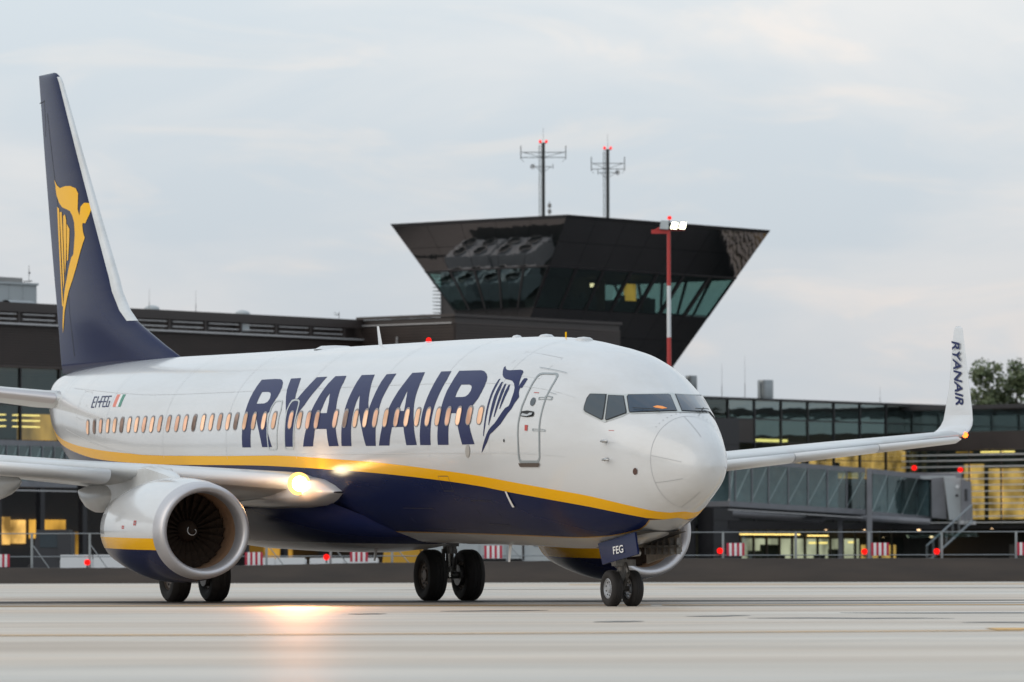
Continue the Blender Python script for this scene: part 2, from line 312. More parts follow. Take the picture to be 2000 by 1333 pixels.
def surf(s,a,off=0.0):
    """point on the skin: s aft of the nose, a = angle from the crown over starboard (radians)"""
    import math
    t,b,w,c=sec(s)
    h=(t-c) if math.cos(a)>=0 else (c-b)
    y=w*math.sin(a);z=c+h*math.cos(a)
    if off:
        ny=math.sin(a)/max(w,.01);nz=math.cos(a)/max(h,.01)
        t2,b2,w2,c2=sec(s+.05)
        h2=(t2-c2) if math.cos(a)>=0 else (c2-b2)
        # slope along s
        ds=((w2-w)*math.sin(a)*ny+((c2+h2*math.cos(a))-z)*nz)/.05
        n=(ny*ny+nz*nz+ds*ds)**.5
        return (s-ds*off/n,y+ny*off/n,z+nz*off/n)
    return (s,y,z)
# outlines of markings on the fuselage: (metres aft of the nose, angle from the crown)
DEC={'R1':[[(19.383,1.6544),(18.87,1.6556),(18.878,1.5843),(18.876,1.4935),(18.854,1.4295),(18.759,1.3797),(18.634,1.3479),(18.531,1.4096),(18.381,1.4885),(18.262,1.5734),(18.17,1.6542),(17.589,1.6556),(17.73,1.575),(17.866,1.4907),(17.958,1.4195),(18.029,1.3475),(18.077,1.3037),(17.956,1.2788),(17.909,1.2234),(17.864,1.1553),(17.81,1.109),(17.789,1.0532),(17.832,0.9865),(17.966,0.9244),(18.137,0.8864),(18.307,0.8707),(18.662,0.8647),(19.428,0.8672),(19.44,0.9446),(19.451,1.0387),(19.453,1.1277),(19.438,1.2359),(19.443,1.3104),(19.436,1.3835),(19.413,1.4771),(19.4,1.5697)],[(18.896,1.0369),(18.535,1.0385),(18.367,1.0498),(18.276,1.0734),(18.213,1.1216),(18.267,1.1601),(18.408,1.1783),(18.601,1.1807),(18.901,1.1801),(18.908,1.1122)]],'Y':[[(17.651,0.8718),(17.067,0.8692),(16.922,0.9527),(16.802,1.0376),(16.758,1.086),(16.671,1.1413),(16.543,1.1384),(16.425,1.073),(16.306,1.0011),(16.129,0.87),(15.538,0.8687),(15.644,1.0074),(15.827,1.1171),(15.974,1.2142),(16.154,1.2789),(16.241,1.343),(16.274,1.4276),(16.292,1.4972),(16.296,1.5596),(16.3,1.6557),(16.83,1.6544),(16.854,1.5906),(16.861,1.5228),(16.879,1.4176),(16.908,1.3321),(16.992,1.2664),(17.093,1.2065),(17.274,1.1133),(17.438,1.0236),(17.54,0.9464)]],'A1':[[(15.072,0.8675),(14.447,0.8691),(14.344,0.9515),(14.303,1.0387),(14.225,1.1217),(14.152,1.2013),(14.045,1.301),(13.952,1.4123),(13.891,1.4851),(13.801,1.5783),(13.719,1.6555),(14.265,1.6561),(14.328,1.5832),(14.409,1.4829),(15.074,1.48),(15.1,1.5526),(15.15,1.6138),(15.174,1.6557),(15.746,1.6556),(15.659,1.5578),(15.57,1.4631),(15.512,1.3822),(15.46,1.2772),(15.373,1.1768),(15.284,1.072),(15.196,0.9696)],[(14.779,1.0845),(14.615,1.1901),(14.539,1.313),(14.954,1.3121),(14.886,1.2502),(14.851,1.1409)]],'N':[[(13.585,0.8698),(12.864,0.8717),(12.744,0.9593),(12.589,1.0624),(12.454,1.1594),(12.341,1.2368),(12.241,1.286),(12.213,1.2074),(12.203,1.0821),(12.213,0.9734),(12.201,0.8749),(11.688,0.8716),(11.65,0.9877),(11.667,1.0867),(11.697,1.1805),(11.687,1.2784),(11.686,1.3733),(11.683,1.4592),(11.669,1.5655),(11.671,1.6596),(12.205,1.6582),(12.303,1.5897),(12.434,1.4915),(12.589,1.3974),(12.762,1.2939),(12.901,1.1948),(13.023,1.1194),(13.051,1.186),(13.053,1.2772),(13.044,1.3805),(13.033,1.4745),(13.017,1.5604),(13.005,1.6574),(13.552,1.656),(13.557,1.5584),(13.568,1.4504),(13.563,1.3631),(13.57,1.2664),(13.573,1.1743),(13.565,1.0703),(13.585,0.9594)]],'A2':[[(10.828,0.8715),(10.181,0.8685),(10.071,0.9588),(9.998,1.0592),(9.94,1.154),(9.873,1.2373),(9.788,1.3255),(9.681,1.4329),(9.6,1.5383),(9.534,1.6049),(9.486,1.657),(10.03,1.6575),(10.088,1.5904),(10.147,1.5292),(10.193,1.4799),(10.806,1.4808),(10.845,1.5334),(10.896,1.5942),(10.938,1.6583),(11.495,1.6568),(11.416,1.5732),(11.344,1.482),(11.263,1.3827),(11.166,1.2889),(11.078,1.1924),(10.984,1.0921),(10.889,0.9945)],[(10.508,1.0876),(10.42,1.1509),(10.332,1.2421),(10.302,1.3156),(10.598,1.314),(10.575,1.2629),(10.523,1.1732)]],'I':[[(9.33,0.8668),(8.815,0.8664),(8.732,0.9772),(8.74,1.0755),(8.749,1.1762),(8.771,1.2726),(8.777,1.3733),(8.775,1.4579),(8.771,1.5694),(8.769,1.6596),(9.306,1.6582),(9.315,1.574),(9.316,1.4696),(9.317,1.3708),(9.309,1.2844),(9.294,1.1807),(9.283,1.0721),(9.299,0.9647)]],'R2':[[(8.415,0.8648),(7.3,0.8655),(7.132,0.8763),(6.945,0.9068),(6.798,0.9452),(6.708,0.9914),(6.655,1.057),(6.658,1.1285),(6.701,1.1976),(6.833,1.2649),(6.929,1.2942),(6.929,1.3375),(6.882,1.4087),(6.825,1.4792),(6.739,1.5494),(6.656,1.6014),(6.571,1.6568),(7.166,1.6588),(7.26,1.5872),(7.355,1.5125),(7.455,1.4424),(7.582,1.3516),(7.846,1.3504),(7.855,1.4197),(7.855,1.4966),(7.851,1.579),(7.857,1.6602),(8.396,1.6587),(8.408,1.5834),(8.402,1.4943),(8.396,1.4033),(8.402,1.2962),(8.409,1.2081),(8.42,1.1089),(8.393,1.0128)],[(7.842,1.0407),(7.451,1.0413),(7.317,1.0514),(7.236,1.0754),(7.205,1.1147),(7.25,1.1532),(7.346,1.1758),(7.474,1.1813),(7.858,1.1809),(7.869,1.112)]],'harp':[[(6.345,0.7964),(6.369,0.815),(6.284,0.8604),(6.147,0.9144),(6.041,0.9401),(5.891,0.9611),(5.687,0.9673),(5.557,0.9758),(5.426,1.0032),(5.305,1.0514),(5.247,1.1009),(5.218,1.17),(5.213,1.2379),(5.233,1.265),(5.347,1.2881),(5.45,1.3454),(5.561,1.4102),(5.663,1.4557),(5.796,1.4916),(5.9,1.5267),(5.992,1.5702),(6.095,1.6218),(6.19,1.6736),(6.28,1.7349),(6.165,1.7035),(5.983,1.6443),(5.838,1.5706),(5.709,1.5442),(5.571,1.5085),(5.409,1.4627),(5.299,1.4072),(5.201,1.3506),(5.083,1.2921),(5.024,1.2236),(4.974,1.183),(4.95,1.1524),(5.05,1.0943),(5.075,1.0661),(5.082,1.0432),(5.008,1.0458),(5.003,0.9861),(5.012,0.9301),(5.08,0.9183),(5.169,0.9259),(5.18,0.9603),(5.176,1.0041),(5.179,1.0256),(5.255,0.9746),(5.328,0.9106),(5.39,0.849),(5.454,0.8317),(5.563,0.8251),(5.723,0.8347),(5.991,0.8489),(6.12,0.8456),(6.236,0.8303)]],'s1':[[(6.127,0.9608),(6.186,0.9691),(6.198,1.0315),(6.192,1.1206),(6.169,1.215),(6.146,1.3241),(6.13,1.4391),(6.15,1.5845),(6.122,1.5883),(6.069,1.4828),(6.06,1.3507),(6.077,1.2514),(6.098,1.139),(6.099,1.0404)]],'s2':[[(5.923,0.9967),(5.986,1.003),(5.998,1.0694),(5.991,1.1667),(5.952,1.2873),(5.939,1.3771),(5.935,1.4742),(5.907,1.4768),(5.855,1.3857),(5.83,1.2772),(5.858,1.1652),(5.865,1.0774)]],'s3':[[(5.733,1.0133),(5.788,1.023),(5.791,1.096),(5.758,1.1923),(5.746,1.2854),(5.747,1.3895),(5.716,1.391),(5.671,1.3027),(5.654,1.1999),(5.667,1.113)]],'s4':[[(5.559,1.0206),(5.609,1.0284),(5.613,1.1018),(5.597,1.1892),(5.581,1.3015),(5.55,1.3037),(5.51,1.2255),(5.496,1.1383),(5.493,1.0783)]],'door_frame':[[(4.665,0.8172),(4.419,0.8028),(4.185,0.786),(4.113,0.7997),(4.048,0.8268),(4.0,0.9048),(3.981,1.0208),(3.974,1.1084),(3.951,1.2221),(3.94,1.332),(3.931,1.4488),(3.916,1.5445),(3.913,1.6073),(3.92,1.6651),(3.932,1.7156),(3.951,1.7664),(4.007,1.8025),(4.054,1.8149),(4.268,1.8175),(4.489,1.8199),(4.716,1.8219),(4.741,1.7914),(4.742,1.7535),(4.722,1.6782),(4.716,1.6221),(4.72,1.5652),(4.728,1.4542),(4.723,1.3602),(4.732,1.245),(4.719,1.1752),(4.724,1.1037),(4.731,1.0404),(4.753,0.9753),(4.774,0.8711),(4.756,0.8354)],[(4.608,0.8417),(4.406,0.8299),(4.212,0.8163),(4.143,0.8222),(4.096,0.8441),(4.053,0.9093),(4.03,1.0187),(4.022,1.1061),(3.991,1.2194),(3.979,1.3291),(3.972,1.4506),(3.958,1.5461),(3.955,1.6084),(3.963,1.6661),(3.99,1.7593),(4.033,1.7833),(4.083,1.7933),(4.354,1.7968),(4.635,1.7997),(4.687,1.7834),(4.689,1.7455),(4.674,1.6777),(4.671,1.6216),(4.679,1.5646),(4.684,1.4532),(4.676,1.3638),(4.681,1.2533),(4.668,1.1835),(4.672,1.1122),(4.678,1.05),(4.699,0.9863),(4.713,0.886),(4.687,0.8577)]],'door_sill':[[(4.756,1.8237),(4.722,1.8574),(4.051,1.8511),(3.975,1.8193),(4.009,1.8143)]],'door_window':[[(4.286,1.1853),(4.285,1.2046),(4.298,1.2216),(4.322,1.2335),(4.354,1.2386),(4.387,1.2362),(4.418,1.2266),(4.442,1.2114),(4.456,1.1926),(4.458,1.1733),(4.447,1.1563),(4.426,1.1442),(4.395,1.1389),(4.361,1.1412),(4.327,1.1509),(4.301,1.1664)]],'door_handle':[[(4.666,1.311),(4.461,1.2948),(4.23,1.2978),(4.198,1.319),(4.204,1.3533),(4.434,1.3711),(4.639,1.3675),(4.681,1.3401)]],'handle_bar':[[(4.585,1.3327),(4.395,1.3391),(4.333,1.3194),(4.231,1.3155),(4.245,1.3374),(4.41,1.3607),(4.613,1.3592)]],'hinge1':[[(4.05,1.1004),(3.945,1.0901),(3.793,1.0906),(3.789,1.1327),(3.991,1.1415)],[(4.001,1.1102),(3.929,1.1029),(3.817,1.1018),(3.824,1.1241),(3.968,1.1315)]],'hinge2':[[(4.177,1.4893),(3.751,1.4831),(3.746,1.5072),(4.171,1.5166)],[(4.152,1.4961),(3.77,1.4901),(3.768,1.5007),(4.149,1.5093)]],'hinge3':[[(4.236,1.1259),(4.026,1.1139),(3.991,1.1415),(4.216,1.1582)],[(4.203,1.1325),(4.038,1.1232),(4.021,1.1359),(4.191,1.1487)]],'rain1':[[(4.944,0.7524),(3.89,0.7555),(3.876,0.762),(4.922,0.7606)]],'rain2':[[(3.979,1.0454),(3.722,1.0495),(3.716,1.0544),(3.97,1.0514)]],'red1':[[(4.482,1.0777),(4.3,1.0707),(4.305,1.0775),(4.472,1.0847)]],'red2':[[(4.452,1.4569),(4.345,1.4567),(4.35,1.5199),(4.441,1.5195)]],'red3':[[(2.056,1.2656),(1.934,1.2379),(1.931,1.2459),(2.053,1.2734)]],'side_frame':[[(2.886,0.8785),(2.815,0.858),(2.747,0.8359),(2.681,0.8125),(2.616,0.7882),(2.552,0.7631),(2.488,0.7364),(2.426,0.7087),(2.365,0.6796),(2.307,0.6493),(2.25,0.6177),(2.22,0.5937),(2.177,0.5991),(2.081,0.6515),(1.99,0.7069),(1.927,0.7493),(1.866,0.7933),(1.809,0.8386),(1.848,0.8996),(1.892,0.9584),(1.943,0.9978),(1.995,1.0361),(2.049,1.0734),(2.103,1.1094),(2.16,1.1444),(2.218,1.1784),(2.313,1.1762),(2.409,1.174),(2.506,1.1715),(2.603,1.1693),(2.7,1.1675),(2.798,1.1655),(2.848,1.1401),(2.871,1.0709),(2.879,1.0294),(2.89,0.9877),(2.905,0.946)]],'shield_frame':[[(2.222,0.5886),(2.171,0.5491),(2.122,0.5081),(2.077,0.4654),(2.034,0.4209),(1.995,0.3746),(1.96,0.3261),(1.928,0.2753),(1.902,0.2219),(1.881,0.1655),(1.867,0.1059),(1.861,0.0424),(1.865,-0.0251),(1.862,-0.116),(1.882,-0.1908),(1.92,-0.2717),(1.979,-0.3594),(2.066,-0.4554),(2.194,-0.5632),(2.399,-0.6929),(2.9,-0.9001),(2.906,-0.9522),(2.556,-0.8998),(2.748,-0.9993),(2.85,-1.0767),(2.796,-1.1151),(2.352,-1.0382),(1.63,-0.742),(1.409,-0.5868),(1.286,-0.4576),(1.209,-0.3417),(1.161,-0.2358),(1.134,-0.1382),(1.122,-0.0481),(1.123,0.0354),(1.134,0.1128),(1.16,0.2025),(1.182,0.2749),(1.21,0.3424),(1.244,0.4054),(1.283,0.4644),(1.326,0.5196),(1.372,0.5713),(1.421,0.6198),(1.474,0.6652),(1.53,0.7077),(1.588,0.7473),(1.648,0.7844),(1.711,0.8194),(1.776,0.8526),(1.808,0.8433),(1.888,0.7839),(1.973,0.7272),(2.062,0.6737),(2.141,0.6302)]],'g1':[[(2.87,0.9064),(2.789,0.8813),(2.71,0.8542),(2.634,0.8256),(2.56,0.7958),(2.513,0.8381),(2.469,0.8811),(2.429,0.9247),(2.389,0.9764),(2.353,1.0287),(2.322,1.0817),(2.296,1.1354),(2.315,1.1493),(2.404,1.1464),(2.493,1.1435),(2.582,1.1407),(2.671,1.1383),(2.761,1.136),(2.805,1.1197),(2.829,1.0824),(2.848,1.0272),(2.874,0.9719)]],'g2':[[(2.484,0.7804),(2.417,0.7525),(2.352,0.7234),(2.289,0.6928),(2.228,0.661),(2.145,0.7035),(2.065,0.7479),(1.987,0.7946),(1.913,0.8437),(1.879,0.8778),(1.924,0.9215),(1.971,0.964),(2.022,1.0053),(2.074,1.0456),(2.13,1.0847),(2.188,1.1228),(2.214,1.1181),(2.242,1.0681),(2.274,1.0187),(2.31,0.97),(2.349,0.922),(2.39,0.8742),(2.435,0.827)]],'g3':[[(2.161,0.5879),(2.109,0.5484),(2.059,0.5073),(2.012,0.4646),(1.968,0.4201),(1.926,0.3738),(1.889,0.3251),(1.855,0.274),(1.827,0.22),(1.804,0.1627),(1.789,0.1018),(1.782,0.0368),(1.76,0.0259),(1.636,0.057),(1.519,0.0879),(1.409,0.1179),(1.304,0.1481),(1.203,0.1793),(1.223,0.2511),(1.25,0.318),(1.282,0.3806),(1.319,0.4393),(1.36,0.4942),(1.405,0.5457),(1.454,0.594),(1.505,0.6392),(1.56,0.6815),(1.617,0.721),(1.676,0.7581),(1.738,0.7931),(1.801,0.8265),(1.827,0.821),(1.9,0.7686),(1.977,0.7184),(2.057,0.6708),(2.141,0.6255)]],'g4':[[(1.794,-0.0965),(1.809,-0.1678),(1.838,-0.2448),(1.888,-0.3283),(1.963,-0.4194),(2.07,-0.5198),(2.228,-0.6349),(2.515,-0.7854),(2.586,-0.836),(2.432,-0.832),(2.285,-0.8298),(2.144,-0.8303),(2.009,-0.834),(1.869,-0.8394),(1.539,-0.6582),(1.38,-0.5206),(1.285,-0.4011),(1.226,-0.2929),(1.191,-0.1938),(1.174,-0.1024),(1.17,-0.0179),(1.177,0.0604),(1.287,0.0288),(1.402,-0.0017),(1.524,-0.0323),(1.655,-0.0643)]],'w1':[[(1.812,0.7507),(1.747,0.7221),(1.684,0.6919),(1.622,0.66),(1.562,0.6258),(1.505,0.5891),(1.451,0.5496),(1.38,0.5224),(1.311,0.4927),(1.279,0.5393),(1.322,0.5204),(1.378,0.5422),(1.435,0.5624),(1.491,0.6013),(1.549,0.6376),(1.609,0.6712),(1.672,0.7026),(1.736,0.7321),(1.801,0.7601)]],'w2':[[(1.273,-0.2778),(1.328,-0.3778),(1.414,-0.4874),(1.534,-0.5528),(1.485,-0.5549),(1.776,-0.7572),(1.702,-0.7371),(1.385,-0.5043),(1.162,-0.3704),(1.169,-0.3506),(1.334,-0.447),(1.277,-0.3518),(1.24,-0.2641)]],'vhf':[[(32.359,1.1533),(31.696,1.1292),(31.578,1.1537),(32.071,1.1741),(32.106,1.358),(32.222,1.3636)]],'static':[[(6.818,1.7184),(6.842,1.7404),(6.88,1.7592),(6.927,1.7718),(6.973,1.7762),(7.011,1.7718),(7.036,1.7592),(7.046,1.7404),(7.039,1.7183),(7.017,1.6962),(6.984,1.6776),(6.943,1.6653),(6.899,1.661),(6.859,1.6654),(6.828,1.6778),(6.814,1.6964)]],'patch1':[[(5.68,2.09),(5.605,2.0927),(5.632,2.256),(5.734,2.2594)]],'hole1':[[(1.332,1.8444),(1.342,1.8671),(1.36,1.8863),(1.382,1.899),(1.405,1.9034),(1.424,1.8988),(1.438,1.8865),(1.443,1.8683),(1.441,1.8469),(1.43,1.8254),(1.414,1.8067),(1.393,1.7937),(1.371,1.7884),(1.351,1.7916),(1.337,1.8033),(1.33,1.822)]],'hole2':[[(5.217,1.6259),(5.221,1.6316),(5.228,1.6365),(5.238,1.6398),(5.25,1.6409),(5.261,1.6398),(5.269,1.6366),(5.274,1.6318),(5.276,1.6261),(5.273,1.6203),(5.265,1.6154),(5.255,1.6122),(5.244,1.611),(5.233,1.6121),(5.224,1.6153),(5.219,1.6201)]],'ex1f':[[(17.935,1.2307),(17.848,1.1632),(17.725,1.1471),(17.385,1.1512),(17.345,1.1669),(17.254,1.2647),(17.273,1.3516),(17.256,1.4193),(17.262,1.4862),(17.261,1.5765),(17.262,1.6661),(17.33,1.6852),(17.76,1.6842),(17.827,1.6615),(17.846,1.6084),(17.88,1.5539),(17.921,1.4481),(17.962,1.3479),(17.939,1.2899)],[(17.868,1.2312),(17.778,1.1744),(17.666,1.166),(17.425,1.1693),(17.393,1.1817),(17.321,1.2643),(17.331,1.3513),(17.31,1.4191),(17.313,1.486),(17.308,1.5764),(17.318,1.6608),(17.372,1.6761),(17.715,1.6753),(17.769,1.6552),(17.821,1.5541),(17.862,1.4483),(17.902,1.3482),(17.876,1.2902)]],'ex2f':[[(16.941,1.2667),(16.895,1.1928),(16.823,1.1516),(16.688,1.1427),(16.444,1.1491),(16.331,1.1667),(16.283,1.2121),(16.258,1.2999),(16.272,1.4065),(16.273,1.4973),(16.265,1.5797),(16.276,1.6621),(16.344,1.6843),(16.786,1.6832),(16.843,1.6575),(16.85,1.5576),(16.868,1.4739),(16.906,1.3679)],[(16.875,1.2671),(16.822,1.2009),(16.747,1.1697),(16.627,1.1623),(16.467,1.1657),(16.394,1.1776),(16.347,1.219),(16.327,1.2995),(16.33,1.4062),(16.33,1.4971),(16.326,1.5795),(16.336,1.6588),(16.389,1.6746),(16.735,1.6738),(16.78,1.6545),(16.789,1.5578),(16.806,1.4741),(16.843,1.3682)]],'reg0':[[(30.139,1.2877),(30.065,1.285),(30.163,1.1124),(30.235,1.1143)]],'reg1':[[(30.178,1.1326),(29.963,1.1269),(29.985,1.1064),(30.201,1.1119)]],'reg2':[[(30.119,1.2109),(29.939,1.2053),(29.95,1.1854),(30.13,1.1908)]],'reg3':[[(30.102,1.2877),(29.883,1.2798),(29.885,1.2603),(30.102,1.2678)]],'reg4':[[(29.811,1.2727),(29.739,1.2703),(29.846,1.1011),(29.917,1.1028)]],'reg5':[[(29.717,1.1981),(29.528,1.1925),(29.546,1.1648),(29.735,1.1701)]],'reg6':[[(29.494,1.2583),(29.423,1.256),(29.54,1.0899),(29.61,1.0916)]],'reg7':[[(29.553,1.1093),(29.344,1.1043),(29.368,1.0845),(29.577,1.0893)]],'reg8':[[(29.486,1.1848),(29.311,1.1798),(29.324,1.1607),(29.499,1.1654)]],'reg9':[[(29.221,1.2466),(29.152,1.2445),(29.276,1.0808),(29.344,1.0824)]],'reg10':[[(29.287,1.0999),(29.081,1.0953),(29.106,1.0757),(29.312,1.0802)]],'reg11':[[(29.218,1.1743),(29.046,1.1697),(29.061,1.1508),(29.232,1.1553)]],'reg12':[[(29.186,1.2468),(28.979,1.2405),(28.984,1.2221),(29.191,1.2282)]],'reg13':[[(28.945,1.2353),(28.877,1.2333),(29.006,1.0719),(29.073,1.0734)]],'reg14':[[(29.017,1.0907),(28.816,1.0865),(28.841,1.0672),(29.041,1.0713)]],'reg15':[[(28.911,1.2356),(28.709,1.2299),(28.715,1.2117),(28.917,1.2172)]],'reg16':[[(28.765,1.2302),(28.698,1.2283),(28.741,1.1496),(28.808,1.1512)]],'reg17':[[(28.842,1.1648),(28.743,1.1624),(28.757,1.1438),(28.857,1.1461)]],'flag_o':[[(28.389,1.2181),(28.152,1.2126),(28.213,1.0399),(28.468,1.044)]],'flag_w':[[(28.152,1.2126),(27.996,1.2093),(28.056,1.0376),(28.213,1.0399)]],'flag_g':[[(27.996,1.2093),(27.815,1.2054),(27.854,1.0329),(28.056,1.0376)]]}
WINS=[(6.377,1.3715),(6.895,1.3743),(7.42,1.3785),(7.95,1.3788),(8.465,1.3792),(8.978,1.3795),(9.524,1.3796),(10.083,1.3796),(10.625,1.3796),(11.206,1.3793),(11.768,1.379),(12.305,1.3788),(12.85,1.3775),(13.421,1.3755),(13.983,1.3741),(15.031,1.3806),(15.527,1.3808),(16.035,1.3781),(16.554,1.3754),(17.554,1.3729),(18.158,1.3754),(18.765,1.3751),(19.311,1.3723),(19.866,1.3723),(20.36,1.3726),(20.394,1.371),(20.892,1.3727),(21.426,1.3743),(21.957,1.376),(22.527,1.3761),(23.094,1.3761),(23.641,1.3764),(24.208,1.3778),(24.788,1.3792),(25.316,1.3862),(25.836,1.3893),(26.359,1.3947),(26.871,1.4078),(27.392,1.4238),(27.895,1.4425),(28.409,1.4645),(28.994,1.4918),(29.556,1.5239),(30.156,1.5613)]
FINH={'fh':[(37.9,9.813),(37.794,9.672),(37.686,9.43),(37.426,9.229),(37.118,9.104),(36.71,9.038),(36.406,8.978),(36.202,8.859),(36.048,8.696),(35.973,8.412),(36.037,8.103),(36.084,7.933),(36.284,7.863),(36.532,7.622),(36.729,7.378),(36.928,7.166),(37.027,7.012),(37.174,6.702),(37.289,6.297),(37.285,6.083),(37.166,6.294),(37.019,6.604),(36.82,6.817),(36.572,7.06),(36.173,7.328),(35.779,7.657),(35.534,7.928),(35.339,8.138),(35.193,8.287),(35.345,8.448),(35.417,8.607),(35.378,8.652),(35.219,8.635),(35.054,8.808),(34.94,9.05),(35.109,9.114),(35.407,9.134),(35.605,9.05),(35.651,8.834),(35.803,8.997),(35.83,9.372),(36.013,9.506),(36.417,9.582),(36.822,9.602),(37.331,9.577),(37.64,9.664)],'f1':[(37.63,9.143),(37.424,9.087),(37.397,8.755),(37.32,7.965),(37.2,7.017),(37.154,6.717),(37.277,6.737),(37.393,7.495),(37.511,8.287)],'f2':[(37.371,9.006),(37.166,8.99),(37.108,8.585),(37.019,7.639),(37.002,7.325),(37.08,7.139),(37.145,7.33),(37.242,8.119)],'f3':[(37.032,8.896),(36.86,8.92),(36.756,8.79),(36.746,8.256),(36.807,7.757),(36.904,7.478),(36.95,7.762),(37.023,8.424)],'f4':[(36.704,8.693),(36.448,8.557),(36.473,8.245),(36.586,7.812),(36.707,7.801),(36.695,8.254)]}
# ================================================================== the airliner
AP=R(.8513)
TH=R(22.6142)
air=empty('airliner',(-4.01,114.88,0),math.atan2(-math.cos(TH),math.sin(TH)))
tag(air,'white airliner with dark blue belly, yellow stripe and RYANAIR titles taxiing on the apron','airliner')
def F(s,y,z):
    ds=s-19.6
    return Vector((-(ds*math.cos(AP)-z*math.sin(AP)),-y,z*math.cos(AP)+ds*math.sin(AP)))
def Gd(s,y,z): return Vector((19.6-s,-y,z))
def S(s,a,off=0): return F(*surf(s,a,off))
def tab(T,s):
    return _herm([t[0] for t in T],[t[1] for t in T],s)
ST_T=[(1.22,1.963),(1.417,1.984),(1.854,2.086),(2.816,2.263),(4.027,2.399),(5.595,2.542),(6.546,2.62),(9.006,2.762),(11.635,2.887),(14.428,2.976),(16.624,3.036),(18.609,3.059),(23.476,3.067),(26.05,3.111),(28.44,3.185),(30.2,3.263),(32.31,3.382),(34.14,3.539),(36.,3.80),(37.7,4.15)]
ST_B=[(1.45,1.838),(1.717,1.857),(2.034,1.919),(2.985,2.067),(4.205,2.202),(5.782,2.344),(6.728,2.428),(9.169,2.567),(11.782,2.677),(13.852,2.74),(16.748,2.812),(18.72,2.847),(24.442,2.877),(27.1,2.928),(29.7,3.017),(31.97,3.167),(33.84,3.333),(36,3.62),(37.7,4.0)]
def ang(s,z):
    t,b,w_,c=sec(s)
    if z<=b: return math.pi
    if z>=c: return math.acos(min(1,(z-c)/(t-c)))
    return math.pi-math.acos(min(1,(c-z)/(c-b)))
def a_low(s):
    # edge of the grey keel panel
    T=[(1.5,math.pi),(1.75,1.86),(2.235,1.67),(3.432,1.53),(4.341,1.50),(5.7,1.511),(8.2,1.525),(12,1.53),(16,1.53),(25,1.5),(26,1.4)]
    if s<1.55 or s>25.: return math.pi
    return ang(s,tab([(k,v) for k,v in T if v<3],s))
st_s=[0.0,.015,.04,.08,.13,.2,.3,.42,.55,.7,.85,1.0,1.15,1.3,1.45,1.6,1.8,2.0,2.25,2.5,2.75,3,3.3,3.6,4,4.5,5,5.5,6,6.6,7.5]+[7.5+.6*k for k in range(1,50)]
st_s=[s for s in st_s if s<37]+[37,37.3,37.6,37.7,37.75]
def ring(s):
    a1=ang(s,tab(ST_T,s)) if s>1.0 else math.pi
    a2=ang(s,tab(ST_B,s)) if s>1.2 else math.pi
    a2=max(a2,a1)
    a3=max(a_low(s),a2); a3b=min(math.pi,a3+.022) if a3<math.pi else math.pi
    A=[a1*k/34 for k in range(35)]+[a1+(a2-a1)*k/3 for k in range(1,4)]+[a2+(a3-a2)*k/12 for k in range(1,13)]+[a3b]+[a3b+(math.pi-a3b)*k/6 for k in range(1,7)]
    return A
v=[];f=[];mi=[]
nr=len(ring(5)); NV=2*nr-2
for s in st_s:
    A=ring(s); P=[S(s,a) for a in A]
    Q=[Vector((p.x,-p.y,p.z)) for p in P[1:-1]][::-1]
    v+=P+Q
zone=[0]*34+[1]*3+[2]*12+[3]+[4]*6
for i in range(len(st_s)-1):
    for k in range(NV):
        j=(k+1)%NV
        f.append((i*NV+k,i*NV+j,(i+1)*NV+j,(i+1)*NV+k))
        kk=k if k<nr-1 else NV-1-k
        mi.append(zone[kk])
v.append(S(37.78,0)*.5+S(37.78,math.pi)*.5); c=len(v)-1; i=len(st_s)-1
for k in range(NV): f.append((i*NV+k,i*NV+(k+1)%NV,c)); mi.append(0)
v.append(S(0,0)*.5+S(0,math.pi)*.5); c=len(v)-1
for k in range(NV): f.append((k,c,(k+1)%NV)); mi.append(0)
fus=mesh('fuselage',v,f,[M['white'],M['yellow'],M['blue'],M['gold'],M['belly']],air,True,mi)
bm=bmesh.new(); bm.from_mesh(fus.data); bmesh.ops.remove_doubles(bm,verts=bm.verts,dist=.0006); bmesh.ops.recalc_face_normals(bm,faces=bm.faces); bm.to_mesh(fus.data); bm.free()
fus.data.polygons.foreach_set('use_smooth',[True]*len(fus.data.polygons))
# ---- decals laid on the skin
def decal(name,rings,m,parent,off=.006,mapf=None,stepu=.35,stepv=.14,vs=1.9):
    P=[[Vector((u,a*vs,0)) for u,a in r] for r in rings]
    flat=[p for r in P for p in r]
    tris=geometry.tessellate_polygon(P)
    bm=bmesh.new(); vv=[bm.verts.new(p) for p in flat]
    for t in tris:
        try: bm.faces.new([vv[i] for i in t])
        except ValueError: pass
    us=[p.x for p in flat]; ws_=[p.y for p in flat]
    k=math.floor(min(us)/stepu)+1
    while k*stepu<max(us):
        bmesh.ops.bisect_plane(bm,geom=bm.verts[:]+bm.edges[:]+bm.faces[:],plane_co=(k*stepu,0,0),plane_no=(1,0,0)); k+=1
    k=math.floor(min(ws_)/stepv)+1
    while k*stepv<max(ws_):
        bmesh.ops.bisect_plane(bm,geom=bm.verts[:]+bm.edges[:]+bm.faces[:],plane_co=(0,k*stepv,0),plane_no=(0,1,0)); k+=1
    mf=mapf or (lambda u,a:S(u,a,off))
    for q in bm.verts: q.co=mf(q.co.x,q.co.y/vs)
    me=bpy.data.meshes.new(name); bm.to_mesh(me); bm.free(); me.materials.append(m)
    me.polygons.foreach_set('use_smooth',[True]*len(me.polygons))
    return link(bpy.data.objects.new(name,me),parent)
for k in ('R1','Y','A1','N','A2','I','R2'): decal('title_letter',DEC[k],M['title'],air,.005)
hp=decal('harp_emblem',DEC['harp'],M['title'],air,.005)
for k in ('s1','s2','s3','s4'): decal('harp_string',DEC[k],M['title'],hp,.005)
rg=None
regp=empty('registration_mark',(0,0,0),0,air)
i=0
